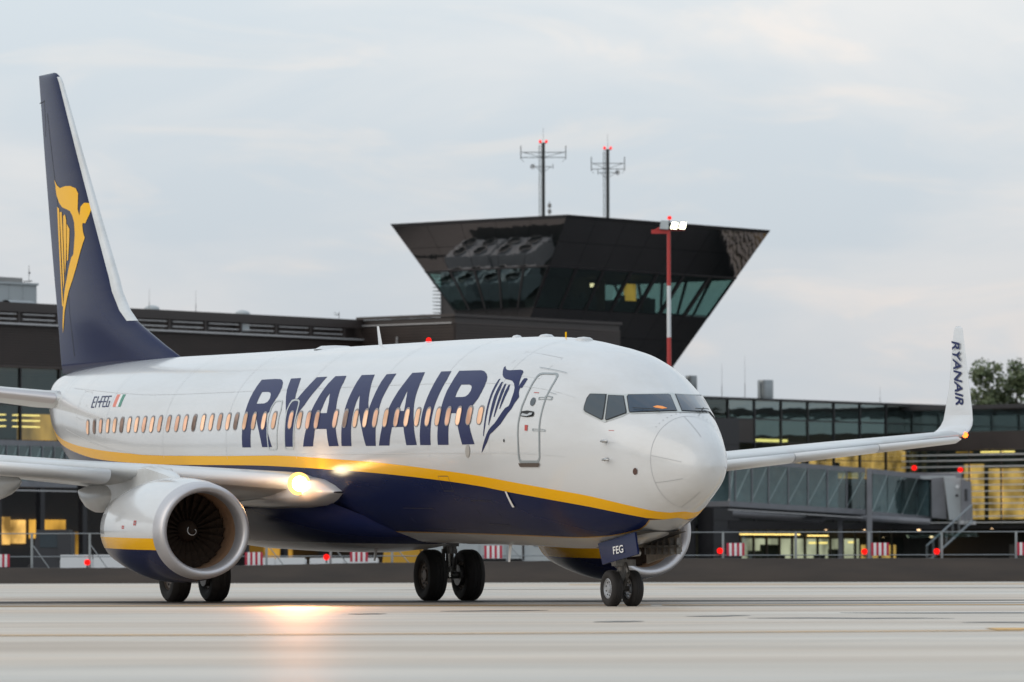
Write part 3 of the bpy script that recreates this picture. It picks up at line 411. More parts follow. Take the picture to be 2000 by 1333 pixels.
while 'reg%d'%i in DEC: 
    decal('stroke',DEC['reg%d'%i],M['title'],regp,.005); i+=1
fl=decal('flag',DEC['flag_w'],M['whitef'],air,.005); decal('flag_band',DEC['flag_o'],M['orangef'],fl,.005); decal('flag_band',DEC['flag_g'],M['green'],fl,.005)
# cabin windows
def rrect(cs,ca,hw,hh,r,n=5,ra=1.9):
    o=[]
    for (sx,sy,t0) in ((1,1,0),(-1,1,90),(-1,-1,180),(1,-1,270)):
        for k in range(n+1):
            t=R(t0+90*k/n); o.append((cs+sx*(hw-r)+r*math.cos(t),ca+(sy*(hh-r)+r*math.sin(t))/ra))
    return o
wl=[w_ for i,w_ in enumerate(WINS) if i!=25]
for (s,a) in wl:
    ra=1.9
    for sg in (1,-1):
        rim=decal('cabin_window',[rrect(s,a,.130,.194,.11)],M['cabin_rim'],air,.012,mapf=(lambda u,t,sg=sg:(lambda p:Vector((p.x,p.y*sg,p.z)))(S(u,t,.012))))
        pn=decal('pane',[rrect(s-.012,a+.006,.100,.164,.086)],random.choice([M['cabin'],M['cabin'],M['cabin'],M['cabin2'],M['cabin2'],M['cabin3']]),rim,.008,mapf=(lambda u,t,sg=sg:(lambda p:Vector((p.x,p.y*sg,p.z)))(S(u,t,.017))))
# doors
door=decal('service_door',DEC['door_frame'],M['seal'],air,.008)
decal('door_sill',DEC['door_sill'],mat('scuffed_sill',(.10,.075,.06),.6),door,.02)
decal('door_window',DEC['door_window'],M['sideglass'],door,.012)
decal('door_handle',DEC['door_handle'],M['black'],door,.010); decal('handle_bar',DEC['handle_bar'],M['alu'],door,.03)
for k in ('hinge1','hinge2','hinge3'): decal('hinge',DEC[k],M['seal'],door,.010)
for k in ('red1','red2'): decal('door_marking',DEC[k],M['redm'],door,.010)
decal('rain_gutter',DEC['rain1'],M['seal'],air,.02); decal('rain_gutter',DEC['rain2'],M['seal'],air,.015)
decal('red_marking',DEC['red3'],M['redm'],air,.006)
for k in ('ex1f','ex2f'): decal('overwing_exit',DEC[k],M['seal_l'],air,.008)
# cockpit glazing
fr=decal('windscreen_frame',DEC['shield_frame'],M['seal_l'],air,.010,stepu=.12,stepv=.1)
sf=decal('side_window_frame',DEC['side_frame'],M['seal_l'],air,.008,stepu=.12,stepv=.1)
wsg=bpy.data.materials.new('windscreen_glass'); wsg.use_nodes=True
_b=wsg.node_tree.nodes['Principled BSDF']; _b.inputs['Base Color'].default_value=(.025,.045,.075,1); _b.inputs['Roughness'].default_value=.05; _b.inputs['Coat Weight'].default_value=.3; _b.inputs['Specular IOR Level'].default_value=.5
def grow(ring,d):
    # outward offset of a polygon in the unrolled plane
    P=[Vector((u,a*1.9)) for u,a in ring]; n=len(P); ar=sum(P[i].x*P[(i+1)%n].y-P[(i+1)%n].x*P[i].y for i in range(n)); sg=1 if ar>0 else -1
    o=[]
    for i in range(n):
        e1=(P[i]-P[i-1]).normalized(); e2=(P[(i+1)%n]-P[i]).normalized(); n1=Vector((e1.y,-e1.x))*sg; n2=Vector((e2.y,-e2.x))*sg
        b=(n1+n2); b=b.normalized() if b.length>.1 else n1; q=P[i]+b*d/max(.5,b.dot(n1)); o.append((q.x,q.y/1.9))
    return o
for k,mm in (('g1',M['sideglass']),('g2',M['sideglass']),('g3',wsg),('g4',wsg)):
    sea=decal('cockpit_window',[grow(DEC[k][0],.022)],M['dark'],air,.016,stepu=.12,stepv=.1)
    decal('pane',DEC[k],mm,sea,.022,stepu=.12,stepv=.1)
for k in ('g1','g2'):   # far side of the nose
    mir=lambda u,t,o_:(lambda p:Vector((p.x,-p.y,p.z)))(S(u,t,o_))
    sea=decal('cockpit_window',[grow(DEC[k][0],.022)],M['dark'],air,mapf=lambda u,t:mir(u,t,.016),stepu=.12,stepv=.1)
    decal('pane',DEC[k],M['sideglass'],sea,mapf=lambda u,t:mir(u,t,.022),stepu=.12,stepv=.1)
for k in ('w1','w2'):
    decal('wiper',DEC[k],M['black'],air,.05,stepu=.1,stepv=.1)
decal('windscreen_glint',[[(1.52, 0.5051), (1.498, 0.4258), (1.421, 0.3621), (1.316, 0.3145), (1.356, 0.4084), (1.455, 0.4813)]],emis('painted_lamp_reflection',(1,.42,.16),.8),air,.027,stepu=.12,stepv=.1)  # orange lamp reflection painted on the windscreen as an emissive decal
# radome joint, lightning strips, skin joints
pl=mat('fine_panel_joint',(.46,.47,.48),.5); rj2=mat('joint_on_dark_paint',(.035,.035,.045),.5); pl2=mat('faint_panel_joint',(.60,.61,.62),.5)
def line_on(name,pts,wd,m,off=.004,parent=air):
    v=[];f=[]
    P=[S(u,a,off) for u,a in pts]
    for i,(u,a) in enumerate(pts):
        d=(P[min(i+1,len(P)-1)]-P[max(i-1,0)]).normalized(); q=Vector((0,0,0))
        e=S(u,a,off+.1)-S(u,a,off); nrm=e.normalized(); side=d.cross(nrm).normalized()
        v+=[P[i]+side*wd/2,P[i]-side*wd/2]
    for i in range(len(pts)-1): f.append((2*i,2*i+1,2*i+3,2*i+2))
    return mesh(name,v,f,m,parent,True)
line_on('radome_joint',[(1.0,math.pi*2*k/96) for k in range(97)],.009,pl)
for (u0,a0,u1,a1) in ((1.0,1.50,.33,1.46),(1.0,2.08,.36,2.1),(1.0,.12,.36,.1),(1.0,2.95,.36,3.0),(1.0,-1.3,.33,-1.3)):
    line_on('lightning_strip',[(u0+(u1-u0)*k/12,a0+(a1-a0)*k/12) for k in range(13)],.010,pl,.006)
for a in (1.02,1.735,-1.02): line_on('panel_line',[(3.2+.5*k,a) for k in range(60)],.012,pl2)
for u in (5.9,8.9,12.1,16.2,20.4,24.5,28.6,31.4,33.4): line_on('panel_line',[(u,-1.2+.09*k) for k in range(34)],.010,pl2)
for (u,a) in ((1.55,1.36),(1.62,1.66),(1.75,1.73)): pass
def blob(name,s,a,off,r,m,parent=air,sc_=(1,1,1)):
    p=S(s,a,off); b=MB(); b.lathe([(.001,-r),(r*.7,-r*.7),(r,0),(r*.7,r*.7),(.001,r)],p,'Z',12); return b.build(name,m,parent,True)
# probes on the nose
for (px_s,px_a) in ((2.06,1.46),(2.02,1.70)):
    p=S(px_s,px_a,0); q=S(px_s,px_a,.09); b=MB(); b.tube(p,q,.03,8); b.tube(q+Vector((-.07,0,0)),q+Vector((.19,0,0)),.024,8,r2=.012); b.build('pitot_probe',M['alu'],air,True)
decal('static_port',DEC['hole1'],mat('brown_static_port',(.10,.05,.04),.5),air,.012)
decal('access_cover',DEC['static'],mat('grey_access_cover',(.38,.37,.35),.4),air,.010)
decal('drain_hole',DEC['hole2'],M['dark'],air,.008)
decal('panel_patch',DEC['patch1'],M['whitef'],air,.02)
# aerials and beacon on the crown / belly
def blade(s,h,c,a=0.0,lean=.35,up=1,m=None,y=0.0):
    t,b0,w_,c0=sec(s); z=t if up>0 else b0; b=MB(); v=[]
    for (k,ww) in ((0,1),(1,.55)):
        zz=z+up*(h*k-.03); s0=s+lean*h*k
        for (dx,dy) in ((0,0),(.35*c*ww,.022),(c*ww,0),(.35*c*ww,-.022)): v.append(F(s0+dx,y+dy*(1.3-.5*k),zz))
    b.add(v,[(0,1,5,4),(1,2,6,5),(2,3,7,6),(3,0,4,7),(4,5,6,7)]); return b.build('blade_antenna',m or M['white'],air)
blade(16.15,.42,.22,lean=.5)
for s,c in ((7.55,.30),(9.0,.2),(5.75,.35)): 
    b=MB(); t=sec(s)[0]; b.lathe([(.001,.05),(c*.35,.035),(c*.5,0),(c*.5,-.05)],F(s,0,t),'Z',12); b.build('roof_antenna',M['white'],air,True)
b=MB(); b.lathe([(.001,.065),(.035,.055),(.055,.02),(.06,-.03)],F(13.6,0,sec(13.6)[0]+.03),'Z',14); b.build('beacon_lamp',M['red_b'],air,True)
b=MB(); b.lathe([(.07,.04),(.10,.02),(.12,-.04)],F(13.6,0,sec(13.6)[0]-.03),'Z',14); b.build('beacon_base',M['white'],air,True)
b=MB(); b.lathe([(.001,.06),(.3,.045),(.45,-.03)],F(18.9,0,sec(18.9)[0]-.01),'Z',18); b.build('antenna_dome',M['white'],air,True)
blade(9.2,.36,.17,lean=.3,up=-1,m=M['whitef']); blade(15.,.42,.22,lean=.5,up=-1,m=M['belly'],y=.5)
b=MB(); b.tube(F(6.6,0,sec(6.6)[0]-.02),F(6.6,0,sec(6.6)[0]+.10),.018); b.build('orange_crown_marker',M['fin_gold'],air)
# ---- lofted flying surfaces
def foil(n=14):
    # closed loop from trailing edge over the top, unit chord, unit thickness scale
    xs=[.5*(1-math.cos(math.pi*k/n)) for k in range(n+1)]
    yt=[5*(.2969*math.sqrt(x)-.126*x-.3516*x*x+.2843*x**3-.1036*x**4) for x in xs]
    return [(x,y) for x,y in zip(xs[::-1],yt[::-1])]+[(x,-y) for x,y in list(zip(xs,yt))[1:-1]]
def loft(name,secs,m,parent,xr=None,grow_=0.,camber=0.,mapf=F,n=14,mats=None,cut=None):
    """secs: (le_s, y, z, chord, thick_ratio, incidence deg)"""
    L=foil(n)
    if xr: L=[(x,y) for x,y in L if x<=xr]
    v=[];f=[]; npt=len(L)
    for i,(s,y,z,c,t,inc) in enumerate(secs):
        a=secs[max(0,i-1)];b=secs[min(len(secs)-1,i+1)]
        tg=Vector((0,b[1]-a[1],b[2]-a[2])).normalized(); nrm=Vector((0,-tg.z,tg.y))
        if nrm.z<0 and abs(nrm.z)>.3: nrm=-nrm
        for (x,h) in L:
            hh=h*t*c+camber*c*4*x*(1-x)*.5+(grow_ if h>0 else -grow_ if h<0 else 0); xx=x*c-(grow_ if x<.001 else 0)
            p=Vector((s+xx,y,z))+nrm*(hh-math.sin(R(inc))*x*c); v.append(mapf(*p))
    for i in range(len(secs)-1):
        for k in range(npt if not xr else npt-1):
            j=(k+1)%npt; f.append((i*npt+k,i*npt+j,(i+1)*npt+j,(i+1)*npt+k))
    if not xr: f.append(tuple(range(npt))); f.append(tuple(range((len(secs)-1)*npt,len(secs)*npt))[::-1])
    o=mesh(name,v,f,m,parent,True)
    bm=bmesh.new(); bm.from_mesh(o.data); bmesh.ops.recalc_face_normals(bm,faces=bm.faces); bm.to_mesh(o.data); bm.free(); o.data.polygons.foreach_set('use_smooth',[len(p.vertices)<5 for p in o.data.polygons]); return o
FZ=[(5.15,30.6,37.46,.05),(5.34,28.79,37.52,.035),(5.6,29.76,37.6,.045),(6.0,31.14,37.7,.062),(6.24,31.95,37.77,.075),(6.5,32.5,37.84,.085),(6.95,33.08,37.96,.09),(7.3,33.34,38.07,.09),(8.65,34.56,38.46,.09),(10.4,36.1,38.93,.09),(12.15,37.6,39.37,.09),(12.30,37.78,39.41,.085),(12.40,38.02,39.43,.06),(12.43,38.2,39.43,.01)]
def le_fin(z): return _herm([q[0] for q in FZ][1:],[q[1] for q in FZ][1:],z)
def te_fin(z): return _herm([q[0] for q in FZ][1:],[q[2] for q in FZ][1:],z)
fsec=[(le,0,z,te-le,th,0) for z,le,te,th in FZ[1:]]
fsec.insert(0,(28.3,0,5.1,9.1,.03,0))
fin=loft('tail_fin',fsec,M['blue'],air,n=22)
lsec=[(le-.012,0,z,te-le,th,0) for z,le,te,th in FZ if z>6.2 and z<12.31]
loft('fin_leading_edge',lsec,M['wing'],fin,xr=.05,grow_=.012,n=22)
def fin_y(s,z):
    le,te=le_fin(z),te_fin(z); c=te-le; x=min(1,max(0.001,(s-le)/c)); th=_herm([q[0] for q in FZ][1:],[q[3] for q in FZ][1:],z)
    return 5*(.2969*math.sqrt(x)-.126*x-.3516*x*x+.2843*x**3-.1036*x**4)*th*c
for k in FINH:
    decal('golden_harp' if k=='fh' else 'golden_string',[FINH[k]],M['fin_gold'],fin,vs=1,stepu=.25,stepv=.25,mapf=lambda s,z:F(s,fin_y(s,z)+.008,z))
def fline(pts,wd,m,name='rudder_joint'):
    P=[F(s,fin_y(s,z)+.006,z) for s,z in pts]; v=[]
    for i,p in enumerate(P):
        d=(P[min(i+1,len(P)-1)]-P[max(i-1,0)]).normalized(); sd=d.cross(Vector((0,1,0))).normalized(); v+=[p+sd*wd/2,p-sd*wd/2]
    mesh(name,v,[(2*i,2*i+1,2*i+3,2*i+2) for i in range(len(P)-1)],m,fin)
rj=mat('joint_on_blue',(.008,.009,.02),.5)
fline([(te_fin(z)-.32*(te_fin(z)-le_fin(max(z,7.2)))*.9,z) for z in [5.5+.35*k for k in range(18)]],.03,rj)
fline([(39.35,11.75),(38.85,11.78),(38.75,11.2),(38.78,10.9)],.03,rj)
# stabilisers
for sg in (1,-1):
    loft('stabiliser',[(33.2,sg*.5,4.42,4.4,.10,0),(34.0,sg*1.25,4.46,3.9,.105,0),(37.9,sg*7.0,5.15,1.35,.09,0),(38.15,sg*7.17,5.17,1.0,.05,0)],M['wing'],air)
for sg in (1,-1): loft('stabiliser_edge',[(33.99,sg*1.26,4.46,3.9,.105,0),(37.9,sg*7.0,5.15,1.35,.09,0)],M['lip'],air,xr=.06,grow_=.01)
b=MB()
for k in range(16): b.lathe([(.012,.0),(.001,.008)],S(1.12,-.9+.115*k,.006),'Z',5)
fs=b.build('fasteners',pl,air); fs['kind']='stuff'
for (u0,u1,a0,a1) in ((4.6,6.2,.55,.9),(30.6,31.3,1.05,1.5),(6.6,7.6,2.2,2.5),(9.8,11.4,2.3,2.62),(8.2,8.7,1.95,2.1)):
    line_on('access_panel',[(u0,a0),(u0,(a0+a1)/2),(u0,a1),((u0+u1)/2,a1),(u1,a1),(u1,(a0+a1)/2),(u1,a0),((u0+u1)/2,a0),(u0,a0)],.012,pl2 if a0<1.8 else rj2)
# wings
def wle(y): return 15.4+.52*(abs(y)-1.95)
def wz(y): return 2.45+.078*(abs(y)-1.95)
red_side={1:None,-1:None}
for sg in (1,-1):
    C=[(1.0,8.0,.08,2.3),(1.95,7.4,.08,2.3),(3.8,6.3,.08,2.4),(5.7,5.25,.076,2.5),(9.4,4.1,.078,2.3),(13.2,2.9,.088,1.4),(16.9,1.8,.10,.2)]
    secs=[(wle(y),sg*y,wz(y)+.03,c,t,i_) for y,c,t,i_ in C]
    wing=loft('wing',secs,M['wing'],air,camber=.008,n=18)
    # slats drooped ahead of the edge
    ys=[5.55,8.35,11.2,14.0,16.75]
    for a,b in zip(ys,ys[1:]):
        o=[]
        for y in (a+.015,b-.015):
            k=(y-5.55)/11.2; c=.62-.27*k; o.append((wle(y)-c*.52,sg*y,wz(y)-.05-.03*(1-k),c*1.35,.31,14))
        if b==ys[-1]: y=16.95; o.append((wle(y)-.02,sg*y,wz(y)-.07,.3,.1,14))
        loft('slat',o,M['slat'],wing,camber=.05,n=10)
    # kruger / inboard leading edge skin in bare metal
    loft('leading_edge',[(wle(y)-.012,sg*y,wz(y)+.03,c,t,i_) for y,c,t,i_ in ((1.96,7.4,.08,2.3),(3.8,6.3,.08,2.4),(4.35,6.0,.079,2.42))],M['slat'],wing,xr=.055,grow_=.012,camber=.008,n=18)
    # flap track fairings
    for (y,s0,L_,r,dz0) in ((4.85,18.4,2.9,.26,-.50),(6.75,19.2,4.6,.25,-.42),(9.6,21.6,3.0,.10,-.20),(12.9,22.6,2.4,.08,-.12)):
        b=MB(); n=12; prof_=[(0,.02,.1),(.04,.3,.08),(.1,.52,.06),(.2,.8,.03),(.32,.96,0),(.45,1,-.01),(.6,.95,-.02),(.75,.75,.0),(.88,.45,.05),(.96,.2,.1),(1,.03,.12)]
        vv=[];ff=[]
        for (x,q,dz) in prof_:
            for k in range(n):
                t=2*math.pi*k/n; vv.append(F(s0+x*L_,sg*y+r*.75*q*math.cos(t),wz(y)+dz0+dz+r*1.2*q*math.sin(t)))
        for i in range(len(prof_)-1):
            for k in range(n): ff.append((i*n+k,i*n+(k+1)%n,(i+1)*n+(k+1)%n,(i+1)*n+k))
        b.add(vv,ff); b.build('flap_fairing',M['wing'],wing,True)
    z0=wz(16.9)+.05
    wsx=[(23.17,16.9,z0-.02,1.8,.10,0),(23.27,17.05,z0+.0,1.76,.095,0),(23.36,17.19,z0+.045,1.72,.09,0),(23.45,17.31,z0+.115,1.66,.085,0),(23.53,17.40,z0+.21,1.58,.08,0),(23.62,17.465,z0+.34,1.48,.078,0),(23.76,17.52,z0+.55,1.36,.075,0),(24.1,17.63,z0+1.1,1.03,.075,0),(24.65,17.80,z0+1.9,.68,.07,0),(24.95,17.9,6.05,.48,.07,0),(25.02,17.92,6.15,.41,.06,0),(25.16,17.93,6.2,.22,.03,0)]
    wlt=loft('winglet',[(s,sg*y,z,c,t,i_) for s,y,z,c,t,i_ in wsx],M['white'],wing if False else air)
    b=MB(); b.lathe([(.001,-.07),(.05,-.05),(.07,0),(.05,.05),(.001,.07)],F(23.33,sg*17.12,z0-.02),'Z',10); b.build('navigation_light',M['orange_l'] if sg<0 else mat('green_nav_light',(.1,.6,.3),.3),wlt,True)
    # winglet lettering on the inner face (faces the fuselage)
    if sg<0:
        cu=bpy.data.curves.new('lettering','FONT'); cu.body='RYANAIR'; cu.size=1; cu.offset=.022; cu.shear=.22; to=bpy.data.objects.new('t',cu); COL.objects.link(to)
        bpy.context.view_layer.update(); dg=bpy.context.evaluated_depsgraph_get(); me=bpy.data.meshes.new_from_object(to.evaluated_get(dg)); bpy.data.objects.remove(to)
        xs=[q.co.x for q in me.vertices]; W_=max(xs)-min(xs); mx_=min(xs)
        for q in me.vertices:
            tt=(q.co.x-mx_)/W_; h=q.co.y/.72
            z=5.86-1.52*tt; k=(z-4.17)/1.9; yw=17.52+.41*(z-4.17)/2.03
            s=24.1+.654*(z-4.75)+.13+.10*(5.86-z)+.38*(1-h)
            q.co=F(s,-(yw-.075+.015*k),z)
        me.materials.clear(); me.materials.append(M['title']); link(bpy.data.objects.new('lettering',me),wlt)
# belly fairing and wing-root glove
def body(name,secs,m,parent,n=20,mi=None,p=2.4,split=None):
    v=[];f=[]
    for (s,w_,zb,zt,yc) in secs:
        for k in range(n+1):
            t=math.pi*k/n; c_,q=math.cos(t),math.sin(t)
            v.append(F(s,yc+w_*math.copysign(abs(c_)**(2/p),c_),zt-(zt-zb)*abs(q)**(2/p)))
    for i in range(len(secs)-1):
        for k in range(n): f.append((i*(n+1)+k,i*(n+1)+k+1,(i+1)*(n+1)+k+1,(i+1)*(n+1)+k))
    o=mesh(name,v,f,m,parent,True)
    if split:
        bm=bmesh.new(); bm.from_mesh(o.data); p0=F(16,0,split); nn=(F(16,0,split+1)-p0).normalized()
        bmesh.ops.bisect_plane(bm,geom=bm.verts[:]+bm.edges[:]+bm.faces[:],plane_co=p0,plane_no=nn)
        for q in bm.faces: q.material_index=0 if (q.calc_center_median()-p0).dot(nn)>0 else 1; q.smooth=True
        bm.to_mesh(o.data); bm.free()
    return o
body('belly_fairing',[(12.8,.7,1.36,1.6,0),(13.8,1.2,1.24,1.8,0),(14.8,1.65,1.14,2.1,0),(16.2,2.0,1.07,2.4,0),(18.5,2.1,1.05,2.45,0),(21.5,2.08,1.08,2.45,0),(23.5,1.95,1.16,2.3,0),(25,1.6,1.27,2.0,0),(26.6,.8,1.44,1.7,0)],[M['blue'],M['belly']],air,n=36,split=1.27)
for sg in (1,-1):
    v=[];f=[]
    SEC_=[(14.2,1.60,1.80,2.28,2.32),(14.45,1.6,1.98,2.16,2.44),(14.9,1.6,2.14,2.03,2.56),(15.6,1.6,2.24,1.97,2.62),(17,1.6,2.3,1.93,2.66),(20,1.6,2.28,1.95,2.62),(23,1.6,2.0,2.1,2.5)]
    n=14
    for (s,y0,y1,zb,zt) in SEC_:
        for k in range(n+1):
            t=math.pi*k/n-math.pi/2; c_,q=math.cos(t),math.sin(t); v.append(F(s,sg*(y0+(y1-y0)*abs(c_)**.75),(zb+zt)/2+(zt-zb)/2*math.copysign(abs(q)**.8,q)))
    for i in range(len(SEC_)-1):
        for k in range(n): f.append((i*(n+1)+k,i*(n+1)+k+1,(i+1)*(n+1)+k+1,(i+1)*(n+1)+k))
    mesh('wing_root_fairing',v,f,M['white'],air,True)
# ---- engines
def engine(sg):
    cs_,cy_,cz_=13.38,4.79*sg,1.52
    def E_(x,r,t,fl=1.0):
        r*=.972; c_,q=math.cos(t),math.sin(t); qq=q*(.965 if q<0 else 1.0)
        return F(cs_+x,cy_+r*c_,cz_+r*qq)
    def lat(name,prof_,m,parent,n=48,smooth=True,cut=None,mats=None):
        v=[];f=[]
        for x,r in prof_:
            for k in range(n): v.append(E_(x,r,2*math.pi*k/n))
        for i in range(len(prof_)-1):
            for k in range(n): f.append((i*n+k,i*n+(k+1)%n,(i+1)*n+(k+1)%n,(i+1)*n+k))
        o=mesh(name,v,f,mats or m,parent,smooth)
        bm=bmesh.new(); bm.from_mesh(o.data)
        if cut:
            for z in cut:
                p=F(cs_,cy_,z); nn=(F(cs_,cy_,z+1)-p)
                bmesh.ops.bisect_plane(bm,geom=bm.verts[:]+bm.edges[:]+bm.faces[:],plane_co=p,plane_no=nn)
            up=(F(0,0,1)-F(0,0,0)); zz=[F(cs_,cy_,z).dot(up) for z in cut]
            for fc in bm.faces:
                h=fc.calc_center_median().dot(up); fc.material_index=0 if h>zz[0] else 1 if h>zz[1] else 2
        bm.to_mesh(o.data); bm.free(); o.data.polygons.foreach_set('use_smooth',[True]*len(o.data.polygons)); return o
    eng=lat('engine_nacelle',[(.36,1.013),(.7,1.06),(1.1,1.085),(1.6,1.10),(2.1,1.095),(2.6,1.06),(3.1,1.0),(3.6,.93),(4.2,.82),(4.18,.78)],None,air,64,cut=[1.38,1.15] if sg>0 else [1.22,.97],mats=[M['white'],M['yellow'],M['blue']])
    lat('inlet_lip',[(.42,.783),(.22,.785),(.1,.80),(.03,.835),(0,.885),(.015,.925),(.06,.958),(.15,.985),(.26,1.003),(.37,1.014)],M['lip'],eng,64)
    lat('inlet_duct',[(.42,.783),(.8,.79),(1.15,.80),(1.6,.80)],M['duct'],eng,48)
    for x in (.75,): 
        lat('duct_joint',[(x,.786),(x+.025,.784)],M['duct'],eng,48)
    b=MB()
    for k in range(24):
        t=2*math.pi*k/24; v=[]
        for j,(r,tw,wd) in enumerate(((.22,.25,.05),(.45,.6,.11),(.65,.85,.155),(.79,1.0,.19))):
            for e in (-1,1):
                v.append(E_(1.12+e*wd*math.cos(tw),r,t+e*wd*math.sin(tw)/r+.12*j*.3))
        b.add(v,[(0,1,3,2),(2,3,5,4),(4,5,7,6)])
    b.build('fan',M['fan'],eng)
    lat('fan_backing',[(1.3,.8),(1.31,.01)],M['fan'],eng,32)
    lat('spinner',[(.72,.004),(.78,.06),(.88,.13),(1.0,.19),(1.14,.235)],M['fan'],eng,32)
    # white swirl on the spinner
    v=[];f=[]
    for k in range(22):
        q=k/21; t=2.2+q*4.9; r=.035+.075*q
        for e in (0,1):
            rr=r+e*.022*(1-.5*q); x=.72+.35*rr+.9*max(0,rr-.04)
            v.append(E_(x-.02,rr,t*sg))
        if k: f.append((2*k-2,2*k-1,2*k+1,2*k))
    mesh('spinner_swirl',v,f,M['whitef'],eng)
    lat('core_cowl',[(3.7,.62),(4.4,.5),(4.9,.40),(4.9,.3),(5.4,.02)],M['alu'],eng,32)
    # pylon
    secs=[(14.9,2.50,2.56,.05),(15.5,2.35,2.70,.16),(16.5,2.2,2.82,.2),(18,2.0,2.75,.2),(19.5,2.1,2.6,.14),(20.5,2.3,2.5,.03)]
    v=[];f=[]
    for s,zb,zt,wd in secs:
        for (dy,z) in ((-wd,zb),(-wd,zt-.05),(-wd*.5,zt),(wd*.5,zt),(wd,zt-.05),(wd,zb)): v.append(F(s,cy_+dy,z))
    for i in range(len(secs)-1):
        for k in range(6): f.append((i*6+k,i*6+(k+1)%6,(i+1)*6+(k+1)%6,(i+1)*6+k))
    mesh('pylon',v,f,M['wing'],eng,True,auto=40)
    # chine
    a0=R(38) if sg<0 else R(142); v=[E_(1.1,1.08,a0),E_(2.3,1.07,a0),E_(2.25,1.32,a0),E_(1.9,1.30,a0)]
    b=MB(); b.prism(v,Vector((0,.012,.012))); b.build('chine',M['white'],eng)
    # small stencils
    if sg>0:
        for (x,t,h) in ((1.25,R(6),.09),(1.95,R(2),.06)):
            v=[E_(x+dx,1.099,t+dt) for dx,dt in ((-.07,0),(.07,0),(.07,h),(-.07,h),(-.03,.02),(.03,.02),(.03,h-.02),(-.03,h-.02))]
            mesh('stencil',v,[(0,1,5,4),(1,2,6,5),(2,3,7,6),(3,0,4,7)],M['redm'],eng)
    return eng
engine(1); engine(-1)
# ---- landing gear
def wheel(name,r,wd,rr,m2,parent,s,y,side):
    T=[(rr,-wd*.36),(rr*1.12,-wd*.44),(r*.72,-wd*.5),(r*.88,-wd*.47),(r*.965,-wd*.36),(r,-wd*.2),(r*.985,-wd*.19),(r*.985,-wd*.165),(r,-wd*.155),(r,-wd*.02),(r*.985,-wd*.01),(r*.985,wd*.01),(r,wd*.02),(r,wd*.155),(r*.985,wd*.165),(r*.985,wd*.19),(r,wd*.2),(r*.965,wd*.36),(r*.88,wd*.47),(r*.72,wd*.5),(rr*1.12,wd*.44),(rr,wd*.36)]
    b=MB(); c=Gd(s,y,r-.012)
    b.lathe(T,c,'Y',40,0)
    for e in (-1,1):
        b.lathe([(rr*1.01,e*wd*.37),(rr*.93,e*wd*.40),(rr*.86,e*wd*.30),(rr*.45,e*wd*.22),(rr*.40,e*wd*.34),(rr*.22,e*wd*.36),(.001,e*wd*.36)],c,'Y',28,1)
        for k in range(9):
            t=2*math.pi*k/9; p=c+Vector((rr*.68*math.cos(t),e*wd*.26,rr*.68*math.sin(t))); b.tube(p,p+Vector((0,e*wd*.035,0)),rr*.09,6,2)
    o=b.build(name,[M['tyre'],m2,M['black']],parent,True,auto=35); return o
def gear_main(sg):
    b=MB(); s=19.53; y=2.86*sg
    b.tube(Gd(s,y-.5,.54),Gd(s,y+.5,.54),.075,12); b.tube(Gd(s,y,.5),Gd(s,y,1.15),.085,14,1)
    b.tube(Gd(s,y,1.05),Gd(s,y,2.3),.14,14); b.tube(Gd(s,y,.62),Gd(s,y,.72),.13,12); b.tube(Gd(s,y,1.0),Gd(s,y,1.1),.17,12)
    b.tube(Gd(s+.16,y,.62),Gd(s+.36,y,.92),.05,6); b.tube(Gd(s+.36,y,.92),Gd(s+.14,y,1.25),.05,6)
    b.tube(Gd(s,y,1.4),Gd(s,y-sg*1.2,2.2),.06,8); b.tube(Gd(s-.1,y,1.5),Gd(s-1.1,y,2.3),.05,8)
    for k in range(4): b.tube(Gd(s-.12,y+(k-1.5)*.07,.6),Gd(s-.14,y+(k-1.5)*.06,1.7),.016,5)
    for e in (-1,1): b.tube(Gd(s,y+e*.18,.54),Gd(s,y+e*.30,.54),.22,16)
    b.box(*sorted((Gd(s-.16,0,0).x,Gd(s-.1,0,0).x)),-y-.16,-y+.16,1.15,1.75)
    g_=b.build('main_gear',[M['strut'],M['chrome']],air,True,auto=40)
    for e in (-1,1): wheel('wheel',.55,.42,.29,M['rimd'],g_,s,y+e*.43,e)
    # gear door on the leg
    d=MB(); yy=y+.62*sg; d.prism([Gd(s-.5,yy,1.2),Gd(s+.5,yy,1.2),Gd(s+.6,yy+.18*sg,2.2),Gd(s-.6,yy+.18*sg,2.2)],(0,.03,0)); d.build('gear_door',M['belly'],g_)
gear_main(1); gear_main(-1)
b=MB(); s=3.93
b.tube(Gd(s,-.2,.325),Gd(s,.2,.325),.05,10); b.tube(Gd(s,0,.3),Gd(s,0,.62),.05,12,1); b.tube(Gd(s,0,.58),Gd(s,0,1.6),.085,14)
b.box(Gd(s,0,0).x-.075,Gd(s,0,0).x+.075,-.075,.075,.36,.66); b.tube(Gd(s-.1,0,.40),Gd(s-.30,0,.62),.035,6); b.tube(Gd(s-.30,0,.62),Gd(s-.09,0,.88),.035,6)
b.tube(Gd(s-.09,-.12,.80),Gd(s-.09,.12,.80),.06,10); b.tube(Gd(s-.12,.10,1.0),Gd(s-.12,.28,1.02),.085,12,2); b.tube(Gd(s-.12,-.10,.98),Gd(s-.12,-.3,1.0),.075,12,2)
b.tube(Gd(s,0,1.0),Gd(s-1.2,0,1.5),.04,8); b.tube(Gd(s,.12,.95),Gd(s-1.0,.2,1.5),.025,6); b.tube(Gd(s,-.12,.95),Gd(s-1.0,-.2,1.5),.025,6)
b.box(Gd(s,0,0).x-.02,Gd(s,0,0).x+.18,-.2,.2,.74,.86)
ng=b.build('nose_gear',[M['strut'],M['chrome'],M['alu']],air,True,auto=40)
for e in (-1,1): wheel('wheel',.338,.22,.185,M['rim'],ng,s,e*.205,e)
